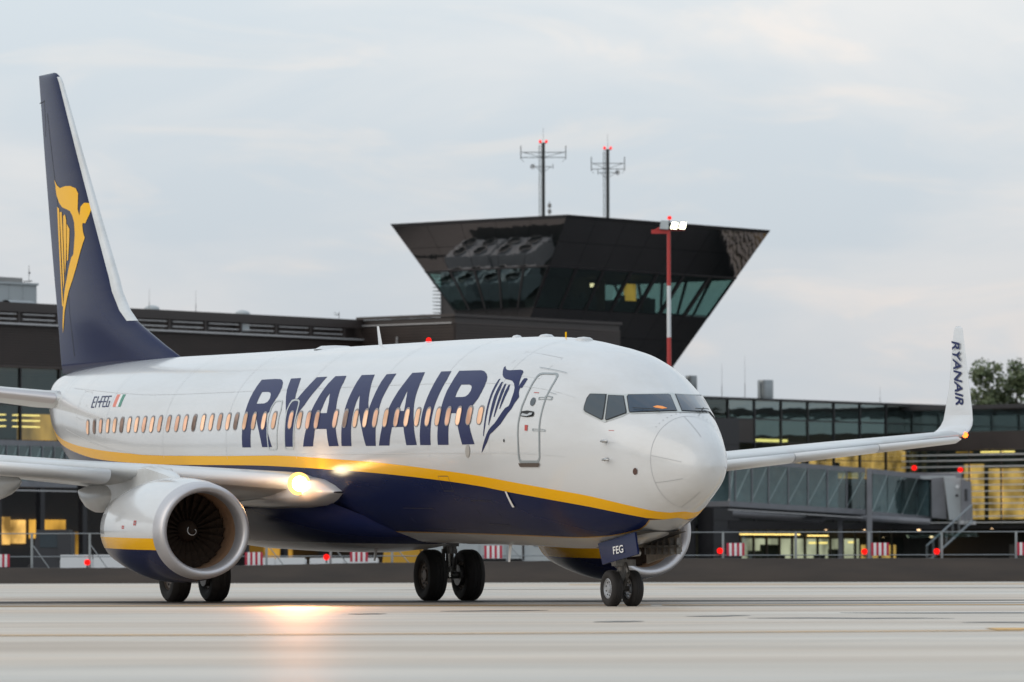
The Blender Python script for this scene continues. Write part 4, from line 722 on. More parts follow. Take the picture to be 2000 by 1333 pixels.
# nose gear doors: starboard one shows its painted outside, the port one its ribbed inside
z_at=lambda s_:F(s_,0,sec(s_)[1]).z
def door_(sg,m,ribs):
    y0=.46*sg; y1=.53*sg
    b=MB(); P=[Gd(2.23,y0,1.351),Gd(3.9,y0,1.154),Gd(3.534,y1,.768),Gd(1.94,y1,.953)] if sg>0 else [Gd(2.42,y0,1.50),Gd(3.88,y0,1.25),Gd(4.0,y1,.78),Gd(2.49,y1,1.0)]
    b.prism(P,(0,-.035*sg,0)); 
    if ribs:
        for k in range(6):
            s_=2.4+.28*k; b.box(Gd(s_,0,0).x-.02,Gd(s_,0,0).x+.02,*sorted((-y1+.04*sg,-y1+.12*sg)),.95,1.25,1)
        b.box(Gd(3.9,0,0).x,Gd(2.3,0,0).x,*sorted((-y1+.05*sg,-y1+.12*sg)),1.08,1.12,1)
    return b.build('nose_gear_door',m,ng)
d1=door_(1,[M['blue']],False); d2=door_(-1,[mat('brown_grey_door_lining',(.20,.17,.14),.5,noise_s=8,noise_a=.3),M['strut']],True)
# door text FEG
cu=bpy.data.curves.new('door_lettering','FONT'); cu.body='FEG'; cu.size=1; cu.offset=.012; to=bpy.data.objects.new('t',cu); COL.objects.link(to)
bpy.context.view_layer.update(); dg=bpy.context.evaluated_depsgraph_get(); me=bpy.data.meshes.new_from_object(to.evaluated_get(dg)); bpy.data.objects.remove(to)
xs=[q.co.x for q in me.vertices]; W_=max(xs)-min(xs); x0_=min(xs)
for q in me.vertices:
    tt=(q.co.x-x0_)/W_; h=q.co.y/.72; s_=3.043-.463*tt+.09*h; zb=.955+.036*tt+.14*h; yy=.46+.07*((1.154+(3.9-s_)*.118)-zb)/.386
    q.co=Gd(s_,yy+.047,zb)
me.materials.clear(); me.materials.append(M['whitef']); link(bpy.data.objects.new('door_lettering',me),d1)
# wheel well
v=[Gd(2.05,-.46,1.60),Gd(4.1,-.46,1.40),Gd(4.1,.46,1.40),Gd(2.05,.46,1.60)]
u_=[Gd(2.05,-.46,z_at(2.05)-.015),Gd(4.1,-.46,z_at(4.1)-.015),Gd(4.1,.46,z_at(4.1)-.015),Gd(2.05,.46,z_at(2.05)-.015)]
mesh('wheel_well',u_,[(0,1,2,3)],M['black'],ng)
# ---- landing lamp in the wing root
lp=F(15.05,2.19,2.47); b=MB(); b.lathe([(.001,.075),(.09,.06),(.15,0),(.155,-.07)],lp,'X',24); b.build('landing_lamp',M['lamp'],air,True)
b=MB(); b.lathe([(.155,-.05),(.18,.0),(.225,-.03),(.235,-.12)],lp,'X',24); b.build('lamp_halo',emis('painted_lamp_halo',(1,.55,.16),2.2),air,True)  # glowing ring added to imitate the bloom around the lamp
pd=bpy.data.lights.new('landing_light','SPOT'); pd.energy=2300; pd.spot_size=R(40); pd.spot_blend=.9; pd.color=(1,.42,.18); pd.shadow_soft_size=.5
po=bpy.data.objects.new('landing_light',pd); link(po,air); po.location=lp+Vector((.12,-.02,0)); po.rotation_euler=(-Vector((math.cos(R(19)),-math.sin(R(19)),-.035))).to_track_quat('Z','Y').to_euler()
pd=bpy.data.lights.new('added_amber_fill','POINT'); pd.energy=20; pd.color=(1,.42,.10); pd.shadow_soft_size=.1  # added bodiless point light, gives the fairing and belly an amber glow
po=bpy.data.objects.new('added_amber_fill',pd); link(po,air); po.location=lp+Vector((.36,-.42,-.02))
# ================================================================== background buildings
M['brown']=mat('brown_metal_cladding',(.060,.042,.036),.5,noise_s=.8,noise_a=.25,stretch=(.3,1,1))
M['brown2']=mat('dark_brown_fascia',(.045,.034,.031),.45,noise_s=.7,noise_a=.2)
M['char']=mat('charcoal_wall',(.036,.034,.037),.55,noise_s=.5,noise_a=.2,bump=.05,bscale=5)
M['twr']=glass('black_tower_panel',(.0,.0,.0),.20,.03,.0,(1,.88,.86),.02)
M['concrete']=mat('grey_concrete',(.28,.27,.26),.8,noise_s=1.5,noise_a=.2)
M['galv']=mat('galvanised_steel',(.30,.32,.33),.4,.7,noise_s=2,noise_a=.15)
M['ltgrey']=mat('pale_grey_panel',(.42,.45,.46),.5,noise_s=.9,noise_a=.1)
M['bridge']=mat('grey_bridge_paint',(.20,.20,.215),.5,noise_s=1.2,noise_a=.15)
M['rail']=mat('white_aluminium_rail',(.50,.49,.49),.4,.3)
M['mull']=mat('dark_mullion',(.030,.028,.030),.4)
M['glz']=glass('teal_facade_glazing',(.72,.84,.82),.24,.02,.88)
M['glzd']=glass('dark_facade_glazing',(.78,.84,.82),.05,.03,.9)
M['bglz']=glass('bridge_glazing',(.74,.84,.84),.09,.05,.93)
M['tglz']=glass('tower_cab_glazing',(.62,.73,.71),.13,.02,.97)
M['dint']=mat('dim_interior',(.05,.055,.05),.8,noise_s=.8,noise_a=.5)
M['bint']=mat('bridge_interior',(.20,.26,.27),.7,noise_s=1.5,noise_a=.4)
M['lit']=emis('warm_room_light',(1.0,.58,.16),.85,.9,(1,1,.7),.25)
M['lit2']=emis('ceiling_strip_light',(1.0,.72,.22),2.4)
M['litw']=emis('pale_hall_light',(.86,.80,.56),.9,.5,(1,1,.6),.35)
M['litd']=emis('dim_yellow_glow',(.85,.46,.08),.7,.45,(1,1,.7),.2)
M['spotl']=emis('downlight_glow',(1.0,.66,.36),3.2)
M['redp']=mat('red_pole_paint',(.48,.035,.03),.4)
M['redb']=mat('red_board_paint',(.42,.02,.05),.5)
M['whp']=mat('white_pole_paint',(.72,.73,.74),.45)
M['mast']=mat('dark_mast_steel',(.022,.024,.025),.5)
FO=Vector((-28.2,300,0)); UU=Vector((.632,.775,0)).normalized(); NN=Vector((-UU.y,UU.x,0)); FR=math.atan2(UU.y,UU.x)
def fac(px,py,off=0.):
    q=(px-1000)/FPX; t=(q*(FO.y+NN.y*off)-FO.x-NN.x*off)/(UU.x-q*UU.y); Y=FO.y+UU.y*t+NN.y*off
    return t,CH+(HOR-py)/FPX*Y
def side(px,py,t):   # plane perpendicular to the facade at t ; returns off,z
    q=(px-1000)/FPX; o=(q*(FO.y+UU.y*t)-FO.x-UU.x*t)/(NN.x-q*NN.y); Y=FO.y+UU.y*t+NN.y*o
    return o,CH+(HOR-py)/FPX*Y
def bld(name,label,cat='building'):
    return tag(empty(name,FO,FR),label,cat)
def bx(name,m,par,*b,smooth=False):
    q=MB(); q.box(*b); return q.build(name,m,par)
BOXC={}
def panel(name,m,par,x0,x1,y0,y1,z0,z1):
    """alike pieces share one unit mesh per material"""
    k=(name,m.name)
    if k not in BOXC:
        q=MB(); q.box(0,1,0,1,0,1); o=q.build(name,m,par); BOXC[k]=o.data
    else: o=share(name,BOXC[k],par)
    o.location=(x0,y0,z0); o.scale=(x1-x0,y1-y0,z1-z0); return o
# ---- long brown terminal on the left
T1=bld('terminal_building','long brown ribbed terminal with a dark fascia and grey roof plant behind the tail fin')
panel('fascia',M['brown2'],T1,-14,30.35,-.25,.0,14.67,15.18)
bx('roof_deck',M['brown2'],T1,-14,30.35,.3,26,13.0,13.2)
bx('rear_wall',M['brown2'],T1,-14,30.35,.45,.6,11.6,15.1)
bx('end_wall',M['brown2'],T1,-14.25,-14,-.1,26,0,15.18); bx('back_wall',M['brown2'],T1,-14,46,26,26.3,0,15.18); bx('interior_ceiling',M['brown2'],T1,-14,30.35,.6,25.9,11.56,11.6)
q=MB()
for k in range(15): 
    z=11.80+.144*k; q.box(-14,30.35,-.06,.06,z,z+.085)
o=q.build('rib_cladding',M['brown'],T1); o['kind']='stuff'
bx('cladding_back',M['brown2'],T1,-14,30.35,.07,.3,11.74,13.94)
panel('ledge',M['rail'],T1,-14,30.3,-.35,.1,13.95,14.05)
x=-13.6; k=0
while x<29:
    L_=2.55
    for z in (14.24,14.52): panel('pipe_rail',M['rail'],T1,x,x+L_,-.14,-.08,z,z+.06)
    panel('bracket',M['brown2'],T1,x+L_+.05,x+L_+.22,-.2,.1,14.0,14.67)
    for e in (.6,1.3,2.0): panel('rail_post',M['brown'],T1,x+e,x+e+.05,-.13,-.09,14.05,14.24)
    if k%4==2: panel('vent_box',M['ltgrey'],T1,x+2.9,x+3.5,-.1,.3,14.2,14.62)
    x+=3.05; k+=1
panel('lower_ledge',M['brown'],T1,-14,30.35,-.12,.2,11.58,11.74)
for i in range(15):
    x=-13.9+3.1*i
    if x>29: break
    w_=panel('window',M['glzd'],T1,x+.06,min(x+3.04,30.2),.05,.09,7.62,11.56)
    panel('mullion',M['mull'],T1,x-.05,x+.05,-.06,.12,7.6,11.58)
panel('transom',M['mull'],T1,-14,30.3,-.02,.10,9.5,9.58)
bx('floor_slab',M['brown2'],T1,-14,30.35,-.2,9,7.2,7.6)
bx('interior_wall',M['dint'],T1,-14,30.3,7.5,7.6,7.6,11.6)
for (x0,x1,z0,z1) in ((-.6,3.6,7.9,9.0),(5.4,9.4,7.9,9.2),(11.0,14,8.0,8.8)): bx('lit_room',M['litd'],T1,x0,x1,3.9,4.0,z0-.2,z1)
for (a,b_) in ((0.3,2.5),(3.4,5.2)):
    for z in (8.38,8.72,9.02): panel('ceiling_light',M['lit2'],T1,a,b_,2.0,2.4,z,z+.06)
# ground floor under the terminal: columns, dark recess and lit bays
bx('recess_wall',M['char'],T1,-14,46,5.6,5.8,0,7.2)
for i in range(18): panel('column',M['char'],T1,-13.5+3.4*i,-13.15+3.4*i,.3,.65,0,7.2)
for (p0,p1,y0,y1,m_) in ((-12,20,1008,1062,'lit'),(24,50,1014,1060,'lit'),(60,128,1014,1050,'litd'),(132,160,1038,1095,'litd'),(490,600,1040,1092,'litd'),(612,720,1040,1092,'litd'),(738,800,1030,1090,'litd')):
    a,z0=fac(p0,y1,5.4); b_,z1_=fac(p1,y0,5.4); bx('lit_bay',M[m_],T1,a,b_,5.4,5.55,z0,z1_)
for i in range(9): panel('ceiling_light',M['lit2'],T1,12+2.6*i,13+2.6*i,3,3.3,3.2,3.26)
# ---- projecting block below the tower
B2=bld('terminal_block','brown ribbed terminal block projecting below the control tower')
z1=15.18
bx('side_wall',M['brown2'],B2,30.4,30.7,-7.25,14,0,z1-.02)
q=MB()
for k in range(20): 
    z=11.6+.165*k; q.box(30.28,30.4,-7.3,0,z,z+.09)
o=q.build('rib_cladding',M['brown'],B2); o['kind']='stuff'
bx('front_wall',M['brown2'],B2,30.4,46,-7.3,-7.1,0,z1)
q=MB()
for k in range(20):
    z=11.6+.165*k; q.box(30.4,46,-7.38,-7.3,z,z+.09)
o=q.build('front_ribs',M['brown'],B2); o['kind']='stuff'
bx('parapet',M['brown2'],B2,30.2,46.1,-7.45,-7.1,z1,z1+.16); bx('parapet_return',M['brown2'],B2,30.2,30.5,-7.1,0.2,z1,z1+.16)
bx('gutter_trim',M['rail'],B2,30.14,30.19,-7.2,-.3,14.78,14.84)
bx('downpipe',M['rail'],B2,30.2,30.26,-3.0,-2.93,12.3,14.1)
bx('roof_deck',M['brown2'],B2,30.7,46,-7.1,20,13.0,13.2)
# air handling units on the recessed roof
def ac(x,y,label):
    e=empty('air_conditioner',FO+UU*x+NN*y+Vector((0,0,13.2)),FR); tag(e,label,'roof unit','cooling units on the recessed roof')
    bx('casing',M['ltgrey'],e,0,2.3,0,3.5,.15,1.35)
    for a in (.6,1.7):
        for b_ in (.9,2.6):
            q=MB(); q.lathe([(.50,1.36),(.50,1.50),(.45,1.50),(.45,1.38),(.001,1.38)],(a,b_,0),'Z',20,ms=[0,0,1,1]); q.build('fan_opening',[M['galv'],M['black']],e,True,auto=40)
    for a in (0.1,2.1): panel('foot',M['galv'],e,a,a+.1,0,3.5,0,.15)
ac(31.2,7.0,'grey four-fan roof cooling unit, front one of the row farther from the tower'); ac(31.2,10.8,'grey four-fan roof cooling unit, rear one of the row farther from the tower')
ac(35.2,5.4,'grey four-fan roof cooling unit, front one of the row nearer the tower'); ac(35.2,9.2,'grey four-fan roof cooling unit, rear one of the row nearer the tower')
# ---- control tower: an inverted glass frustum
TW=bld('control_tower','dark glass airport control tower flaring outwards to a wide flat roof above the terminal','tower')
ZT=21.83
def cor(h):
    t0,t1=43.2+.273*h,63.9-.273*h; o0,o1=-5.5+.7*h,8.6-.71*h
    return [Vector((t0,o0,ZT-h)),Vector((t1,o0,ZT-h)),Vector((t1,o1,ZT-h)),Vector((t0,o1,ZT-h))]
def facept(i,u,h):
    c=cor(h); return c[i]*(1-u)+c[(i+1)%4]*u
def fpanel(name,m,i,u0,u1,h0,h1,gap=.02,out=.0,par=None,th=.06):
    P=[facept(i,u0,h0),facept(i,u1,h0),facept(i,u1,h1),facept(i,u0,h1)]
    n=(P[1]-P[0]).cross(P[3]-P[0]).normalized(); cen=sum(P,Vector())/4; mid=Vector((53.5,1.5,ZT-h0))
    if n.dot(cen-mid)<0: n=-n
    a=(P[1]-P[0]).normalized()*gap; b=(P[3]-P[0]).normalized()*gap
    P=[P[0]+a+b,P[1]-a+b,P[2]-a-b,P[3]+a-b]; P=[p+n*out for p in P]
    q=MB(); q.prism(P,-n*th); return q.build(name,m,par or TW)
ncol=[7,5,7,5]
for i in range(4):
    n_=ncol[i]
    fpanel('structure_wall',M['mull'],i,0,1,.16,3.0,0,-.08,th=.1)
    for k in range(n_):
        for (h0,h1) in ((.18,1.55),(1.55,3.0)): fpanel('cladding_panel',M['twr'],i,k/n_,(k+1)/n_,h0,h1,.012)
        fpanel('window',M['tglz'],i,k/n_,(k+1)/n_,3.0,5.45,.02,-.02,th=.03)
    for k in range(n_+1):
        a=max(.002,k/n_-.008);b_=min(.998,k/n_+.008); fpanel('mullion',M['mull'],i,a,b_,3.0,5.45,0,.03,th=.14)
    fpanel('transom',M['mull'],i,0,1,2.96,3.06,0,.03,th=.12)
    fpanel('lower_wall',M['mull'],i,0,1,5.45,8.6,0,-.08,th=.1)
    for k in range(n_): fpanel('cladding_panel',M['twr'],i,k/n_,(k+1)/n_,5.45,7.0,.012); fpanel('cladding_panel',M['twr'],i,k/n_,(k+1)/n_,7.0,8.6,.012)
c0=cor(-.02);c1=cor(.18)
q=MB(); q.add([p+Vector((0,0,.0)) for p in c0]+c1,[(0,1,2,3),(0,1,5,4),(1,2,6,5),(2,3,7,6),(3,0,4,7)]); q.build('roof_slab',M['mull'],TW)
for h,nm in ((3.02,'cab_ceiling'),(5.42,'cab_floor')):
    c=cor(h); mid=sum(c,Vector())/4; c=[mid+(p-mid)*.97 for p in c]; q=MB(); q.prism(c,(0,0,-.12)); q.build(nm,M['dint'],TW)
q=MB(); q.prism(cor(8.6),(0,0,-.1)); q.build('underside',M['mull'],TW)
bx('tower_shaft',M['char'],TW,46.6,60,.6,2.6,0,13.3)
bx('service_core',M['dint'],TW,47.5,57.2,2.6,5.5,16.4,18.8)
bx('stair_core',M['char'],TW,45.2,48.4,4.2,6.2,12.,19.0)
for k in range(16):
    z=15.4+.225*k; panel('sunshade_fin',M['black'],TW,44.9,45.8,6.2,6.6,z,z+.035)
for (x,y,w_,d,h) in ((47.5,.7,2.2,.6,.75),(51,.4,2.6,.7,.9),(55,.2,2.4,.7,.85),(58.6,.6,1.2,.8,1.1)): bx('console',M['dint'],TW,x,x+w_,y,y+d,16.42,16.42+h)
for (x,y) in ((48.2,.75),(52,.45),(53,.5),(55.8,.3),(58.9,.7)): bx('monitor',M['mull'],TW,x,x+.5,y,y+.06,17.2,17.6)
t_,z_=fac(1160,558,1.6); bx('desk_lamp',emis('desk_lamp_glow',(1.,.72,.42),2.2),TW,t_-.25,t_+.2,1.6,1.7,z_-.1,z_+.12); bx('lamp_shade',M['lit'],TW,t_+.22,t_+.5,1.6,1.7,z_-.1,z_+.1)
bx('cab_screen',M['litd'],TW,57,58.2,.9,.95,16.9,18.4)
# ---- masts on the tower roof
def mast(px,ytop,arm_y,arm_x0,arm_x1,label,extra,D=337.):
    base=at(px,430,D); base.z=ZT; e=empty('antenna_mast',base,0); tag(e,label,'antenna mast','red-lit masts on the tower roof')
    k=D/FPX; zt=(HOR-ytop)*k+CH-ZT; Z=lambda y:(HOR-y)*k+CH-ZT; X=lambda x:(x-px)*k
    q=MB(); q.tube((0.03,0,0),(0.03,0,zt),.105,10); q.build('pole',M['mast'],e,True,auto=40)
    q=MB(); 
    for xx in (-.14,-.24): q.tube((xx,0,0),(xx,0,zt-.1),.014,4)
    z=.1
    while z<zt-.1: q.tube((-.14,0,z),(-.24,0,z),.012,4); z+=.17
    q.build('ladder',M['mast'],e)
    q=MB(); y0,y1=arm_y
    for s_,xe in ((-1,X(arm_x0)),(1,X(arm_x1))):
        q.tube((0,0,Z(y0)),(xe,0,Z(y0)),.022,5); q.tube((0,0,Z(y1)),(xe,0,Z(y1)),.022,5); q.tube((0,0,Z(y1)),(xe*.9,0,Z(y0)),.016,5); q.tube((xe,0,Z(y1+3)),(xe,0,Z(y0-13)),.026,6)
        q.tube((xe,0,Z(y1+2)),(xe*.85,0,Z(y1+9)),.01,4)
    q.build('cross_arm',M['mast'],e)
    q=MB(); ya=extra
    for xe,yy in ((X(px-18),ya),(X(px+20),ya)): q.tube((0,0,Z(yy)),(xe,0,Z(yy)),.02,5); q.tube((0,0,Z(yy+12)),(xe*.8,0,Z(yy)),.014,5); q.tube((xe,0,Z(yy+4)),(xe,0,Z(yy-6)),.02,5)
    q.build('lower_arm',M['mast'],e)
    q=MB(); sx=-1 if px<1100 else 1; q.lathe([(.14,0),(.16,.05),(.001,.12)],(X(px+sx*20),-.1,Z(ya)),'Y',14); q.build('dish',M['whp'],e,True)
    q=MB(); q.tube((.03,0,zt),(.03,0,zt+.95),.008,4); q.build('lightning_rod',M['mast'],e)
    bx('lamp_bracket',M['mast'],e,-.2,.26,-.04,.04,zt-.02,zt+.03)
    for xx in (-.16,.22): 
        q=MB(); q.lathe([(.07,.03),(.085,.08),(.075,.16),(.03,.2),(.001,.21)],(xx,0,zt),'Z',12); q.build('obstruction_lamp',M['red_l'],e,True)
    return e
m1=mast(1061,279,(297,307),1018,1106,'taller left mast with red lamps and wide cross arms on the tower roof',325)
m2=mast(1187,292,(319,330),1156,1221,'shorter right mast with red lamps and narrower cross arms on the tower roof',337)
q=empty('panel_antenna',at(1074,418,337),0); q.location.z=ZT; tag(q,'three stacked grey drum antennas on a thin pole beside the left mast','antenna')
o=MB(); o.tube((0,0,0),(0,0,1.3),.02,5); o.build('pole',M['mast'],q)
for z in (.25,.66,1.02): 
    o=MB(); o.lathe([(.001,z-.13),(.11,z-.12),(.11,z+.12),(.001,z+.13)],(0,0,0),'Z',12); o.build('drum',M['concrete'],q,True,auto=40)
# ---- glass wing on the right
GW=bld('glass_terminal_wing','long glazed terminal wing with teal reflecting panes and yellow lit rooms behind the airliner nose')
ZR=11.25
bx('roof',M['char'],GW,63.4,112,-.35,24,ZR,ZR+.14)
ts=[fac(p_,800)[0] for p_ in (1372,1421,1473,1525,1577,1628,1679,1730,1781,1833,1885,1937,1990,2044)]
zr=[ZR-.02,10.02,8.52]
for i in range(len(ts)-1):
    a,b_=ts[i],ts[i+1]; m_=M['glz'] if 1<=i<7 else M['glzd']
    panel('window',m_,GW,a+.05,b_-.05,.02,.06,zr[1]+.05,zr[0])
    if i!=1 and i>0: panel('window',m_,GW,a+.05,b_-.05,.02,.06,zr[2]+.05,zr[1]-.03)
    else: panel('cladding_panel',M['brown2'],GW,a+.02,b_-.02,-.02,.1,zr[2],zr[1])
    panel('mullion',M['mull'],GW,a-.05,a+.05,-.07,.1,3.2,ZR)
for z in zr[1:]: panel('transom',M['mull'],GW,ts[1],112,-.05,.08,z-.03,z+.05)
bx('back_wall',M['char'],GW,63.6,112,24,24.2,0,ZR); bx('end_wall',M['char'],GW,63.42,63.6,.3,24,0,ZR)
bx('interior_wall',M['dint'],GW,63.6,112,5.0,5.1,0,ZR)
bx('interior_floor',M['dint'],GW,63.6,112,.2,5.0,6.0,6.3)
# lit upper hall
for i in range(2,8):
    a,b_=ts[i],ts[i+1]
    panel('window',M['glzd'],GW,a+.06,b_-.06,.02,.06,6.35,8.45)
panel('transom',M['mull'],GW,ts[2],ts[8],-.04,.08,7.45,7.5)
a,z_=fac(1528,925,3.9); b_,_=fac(1772,925,3.9); bx('lit_room',M['lit'],GW,a,b_,3.9,4.0,6.3,8.45)
for (p0,p1) in ((1476,1517),(1524,1550)):
    a,z_=fac(p0,863);b_,_=fac(p1,863); panel('ceiling_light',M['lit2'],GW,a,b_,.5,1.4,8.62,8.78)
for p0 in (1578,1640): a,z_=fac(p0,910,-.3); panel('sign_box',M['mull'],GW,a,a+.6,.15,.3,6.75,7.35)
# dark pier
bx('pier',M['char'],GW,ts[0]-.15,ts[1],-.9,.3,0,10.0)
for k in range(6): panel('pier_panel',M['char'],GW,ts[0]-.13,ts[1]-.02,-.94,-.9,.2+1.62*k,1.78+1.62*k)
# ground floor
bx('soffit',M['char'],GW,ts[1],112,-2.2,5,2.95,3.2)
a0,_=fac(1420,1070); a1,_=fac(1765,1070)
n_=14
for i in range(n_):
    a=a0+(a1-a0)*i/n_;b_=a0+(a1-a0)*(i+1)/n_
    panel('window',M['glzd'],GW,a+.05,b_-.05,.02,.06,.15,2.4); panel('mullion',M['mull'],GW,a-.06,a+.06,-.05,.1,.0,2.95)
b0_,_=fac(1412,1070,2.9); b1_,_=fac(1740,1070,2.9); bx('lit_room',M['litw'],GW,b0_,b0_+(b1_-b0_)*.80,2.9,3.0,.2,2.3); bx('lit_room',M['lit'],GW,b0_+(b1_-b0_)*.82,b1_+.5,2.9,3.0,.2,1.9)
for (p0,p1,z) in ((1420,1543,2.52),(1566,1598,2.45)):
    a,_=fac(p0,1043);b_,_=fac(p1,1043); panel('ceiling_light',M['lit2'],GW,a,b_,-.8,-.4,z,z+.06)
for (p0,p1,z) in ((1590,1613,1.95),(1616,1622,1.95),(1667,1675,2.0),(1500,1518,.72),(1590,1612,.25),(1878,1892,1.9)):
    a,_=fac(p0,1052);b_,_=fac(p1,1052); panel('ceiling_light',M['lit2'],GW,a,b_,.3,.5,z,z+.12)
# furniture silhouettes inside the hall
for (p0,w_,h) in ((1512,.9,1.5),(1536,1.2,1.9),(1560,.6,1.2),(1668,.8,1.6),(1640,.5,1.2)):
    a,_=fac(p0,1070); bx('counter',M['dint'],GW,a,a+w_,1.6,2.2,.2,h)
# ---- louvred block at the far right
t3,_=fac(1763,900)
LB=bld('louvred_block','terminal block with white horizontal louvres over yellow lit glass at the right edge')
bx('band',M['brown2'],LB,t3,t3+.3,-16,0,8.2,9.42); bx('upper_glazing',M['glzd'],LB,t3+.1,t3+.16,-16,0,9.42,ZR-.3); bx('parapet',M['char'],LB,t3-.02,t3+.3,-16,.3,ZR-.3,ZR-.05)
bx('roof',M['char'],LB,t3,t3+14,-16,-.4,ZR-.35,ZR-.2)
zl=[side(1880,y,t3)[1] for y in (891,902,914,926,938,950,962,974,986,998,1011,1023)]
for z in zl: panel('louvre',M['louv'],LB,t3-.38,t3-.1,-16,-.15,z-.035,z+.035)
for k in range(7): panel('louvre_bracket',M['mull'],LB,t3-.12,t3-.04,-.4-2.55*k,-.3-2.55*k,3.2,8.2)
for k in range(7): panel('window',M['glzd'],LB,t3+.02,t3+.06,-.3-2.55*(k+1),-.4-2.55*k,3.3,8.15)
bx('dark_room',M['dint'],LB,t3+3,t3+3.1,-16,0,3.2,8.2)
o0,_=side(1882,950,t3+2.8); o1,_=side(1920,950,t3+2.8); o2,_=side(1930,950,t3+2.8); 
bx('lit_room',M['lit'],LB,t3+2.8,t3+2.9,o1,o0,3.6,7.3); bx('lit_room',M['lit'],LB,t3+2.8,t3+2.9,-15.9,o2,3.6,7.0); 
for (p0,p1) in ((1860,1888),(1908,1915),(1920,1935),(1940,1947),(1953,1970)):
    a,_=side(p1,886,t3); b_,_=side(p0,886,t3); panel('ceiling_light',M['litd'] if p0<1870 else M['lit2'],LB,t3+.4,t3+.7,a,b_,8.0,8.1)
bx('slab',M['char'],LB,t3,t3+6,-16,0,2.95,3.2)
bx('lower_wall',M['char'],LB,t3+4,t3+4.2,-16,0,0,2.95)
bx('pale_wall',M['concrete'],LB,t3+3.8,t3+3.95,-11.5,-6,.2,1.9)
for p0,y in ((1908,1031),(1936,1034),(1985,1031),(1831,1032),(1793,1037),(1763,1034),(1818,1051)):
    o_,z_=side(p0,y,t3+.5); q=MB(); q.lathe([(.001,-.05),(.11,-.03),(.12,.05)],(t3+.5,o_,z_),'Z',10); q.build('downlight',M['spotl'],LB,True)
for p0 in (1612,1687): 
    a,z_=fac(p0,1036,-1.6); q=MB(); q.lathe([(.001,-.05),(.08,-.03),(.09,.05)],(a,-1.6,z_),'Z',10); q.build('downlight',M['spotl'],GW,True)
# ---- roof things
def chimney(px,y0,y1,w_,off,label):
    t,z=fac(px,y1,off); Y=FO.y+UU.y*t+NN.y*off; k=Y/FPX; h=(y1-y0)*k; r=w_*k/2
    e=empty('roof_vent',FO+UU*t+NN*off+Vector((0,0,ZR+.14)),FR); tag(e,label,'roof vent','steel roof vents on the glass wing'); h+=z-ZR-.14
    q=MB(); q.lathe([(.001,h),(r*.96,h),(r,h-.05),(r,h*.15),(r*.9,h*.1)],(0,0,0),'Z',28); q.build('drum',M['galv'],e,True,auto=35)
    q=MB(); q.lathe([(r*.9,h*.12),(r*1.05,.1),(r*1.1,0)],(0,0,0),'Z',24); q.build('base_collar',M['ltgrey'],e,True)
    bx('side_pipe',M['galv'],e,-r-.12,-r,-.04,.04,h*.1,h*.9)
chimney(1495,744,781,31,2.5,'round brushed steel roof vent standing alone on the glass wing roof')
chimney(1350,735,777,23,2.5,'steel roof vent half hidden behind the cockpit roof')
def rod(px,y0,y1,label,off=1.0,zz=None):
    t,z=fac(px,y1,off); base=FO+UU*t+NN*off; zz=zz or z; Y=base.y; h=(HOR-y0)*Y/FPX+CH-zz
    q=MB(); q.tube((0,0,0),(0,0,h),.018,5,r2=.008); q.tube((0,0,0),(0,0,h*.35),.03,5); o=q.build('lightning_rod',M['rail']); o.location=(base.x,base.y,zz); tag(o,label,'lightning rod','thin lightning rods on the terminal roofs')
rod(1410,712,775,'thin lightning rod on the glass wing, nearest the cockpit',zz=ZR+.14); rod(1455,695,778,'taller thin lightning rod left of the steel roof vent',zz=ZR+.14); rod(1719,758,795,'short thin lightning rod above the far wing',zz=ZR+.14)
rod(291,562,600,'thin lightning rod on the brown terminal right of the tail fin',zz=15.18,off=.1); rod(382,566,605,'thin lightning rod midway along the brown terminal roof',zz=15.18,off=.1)
# roof domes
def dome(px,py,w_,label,side_t=None):
    if side_t is None:
        t,_=fac(px,py,2.0); base=FO+UU*t+NN*2.0
    else:
        o_,_=side(px,py,side_t); base=FO+UU*side_t+NN*o_
    k=base.y/FPX; r=w_*k/2; z=CH+(HOR-py)*k
    q=MB(); q.lathe([(.001,r*.42),(r*.35,r*.38),(r*.7,r*.25),(r*.95,r*.08),(r,0),(r,-.8)],(0,0,0),'Z',20); o=q.build('skylight_dome',M['ltgrey'],None,True); o.location=(base.x,base.y,z); tag(o,label,'skylight','domed skylights on the terminal roof')
dome(296,601,30,'low pale skylight dome behind the thin rod right of the fin'); dome(473,611,30,'low pale skylight dome midway along the brown roof')
dome(783,623,36,'pale skylight dome left of its twin beside the tower',33); dome(826,621,36,'pale skylight dome nearest the tower',33)
# penthouse at the far left
e=bld('roof_plant_room','pale grey plant room with a dark top box on the terminal roof at the left edge','plant room')
t0_,_=fac(-40,560,4); t1_,z1_=fac(71,556,4); _,z2_=fac(57,541,4)
for i in range(4): 
    a=t0_+(t1_-t0_)*i/4; b_=t0_+(t1_-t0_)*(i+1)/4; panel('wall_panel',M['ltgrey'],e,a+.01,b_-.01,4,4.1,13.2,z1_)
bx('plant_room_core',M['ltgrey'],e,t0_,t1_-.03,4.12,9,13.2,z1_-.02); bx('eaves',M['ltgrey'],e,t0_,t1_+.05,3.9,9.1,z1_,z1_+.12); bx('top_box',M['concrete'],e,t0_,t1_-.75,4.4,8,z1_+.12,z2_)
a,z_=fac(40,590,2.); e2=MB(); v=[];n=10
for k in range(n+1): th=math.pi*k/n; v+=[(t0_,2+.55*math.cos(th),14.9+.55*math.sin(th)),(fac(60,585,2)[0],2+.55*math.cos(th),14.9+.55*math.sin(th))]
e2.add(v,[(2*k,2*k+1,2*k+3,2*k+2) for k in range(n)]+[tuple(2*k+1 for k in range(n+1))]); o=e2.build('barrel_vent',M['galv'],None,True,auto=50); o.location=FO; o.rotation_euler=(0,0,FR); tag(o,'curved corrugated metal vent hood in front of the roof plant room','roof vent')
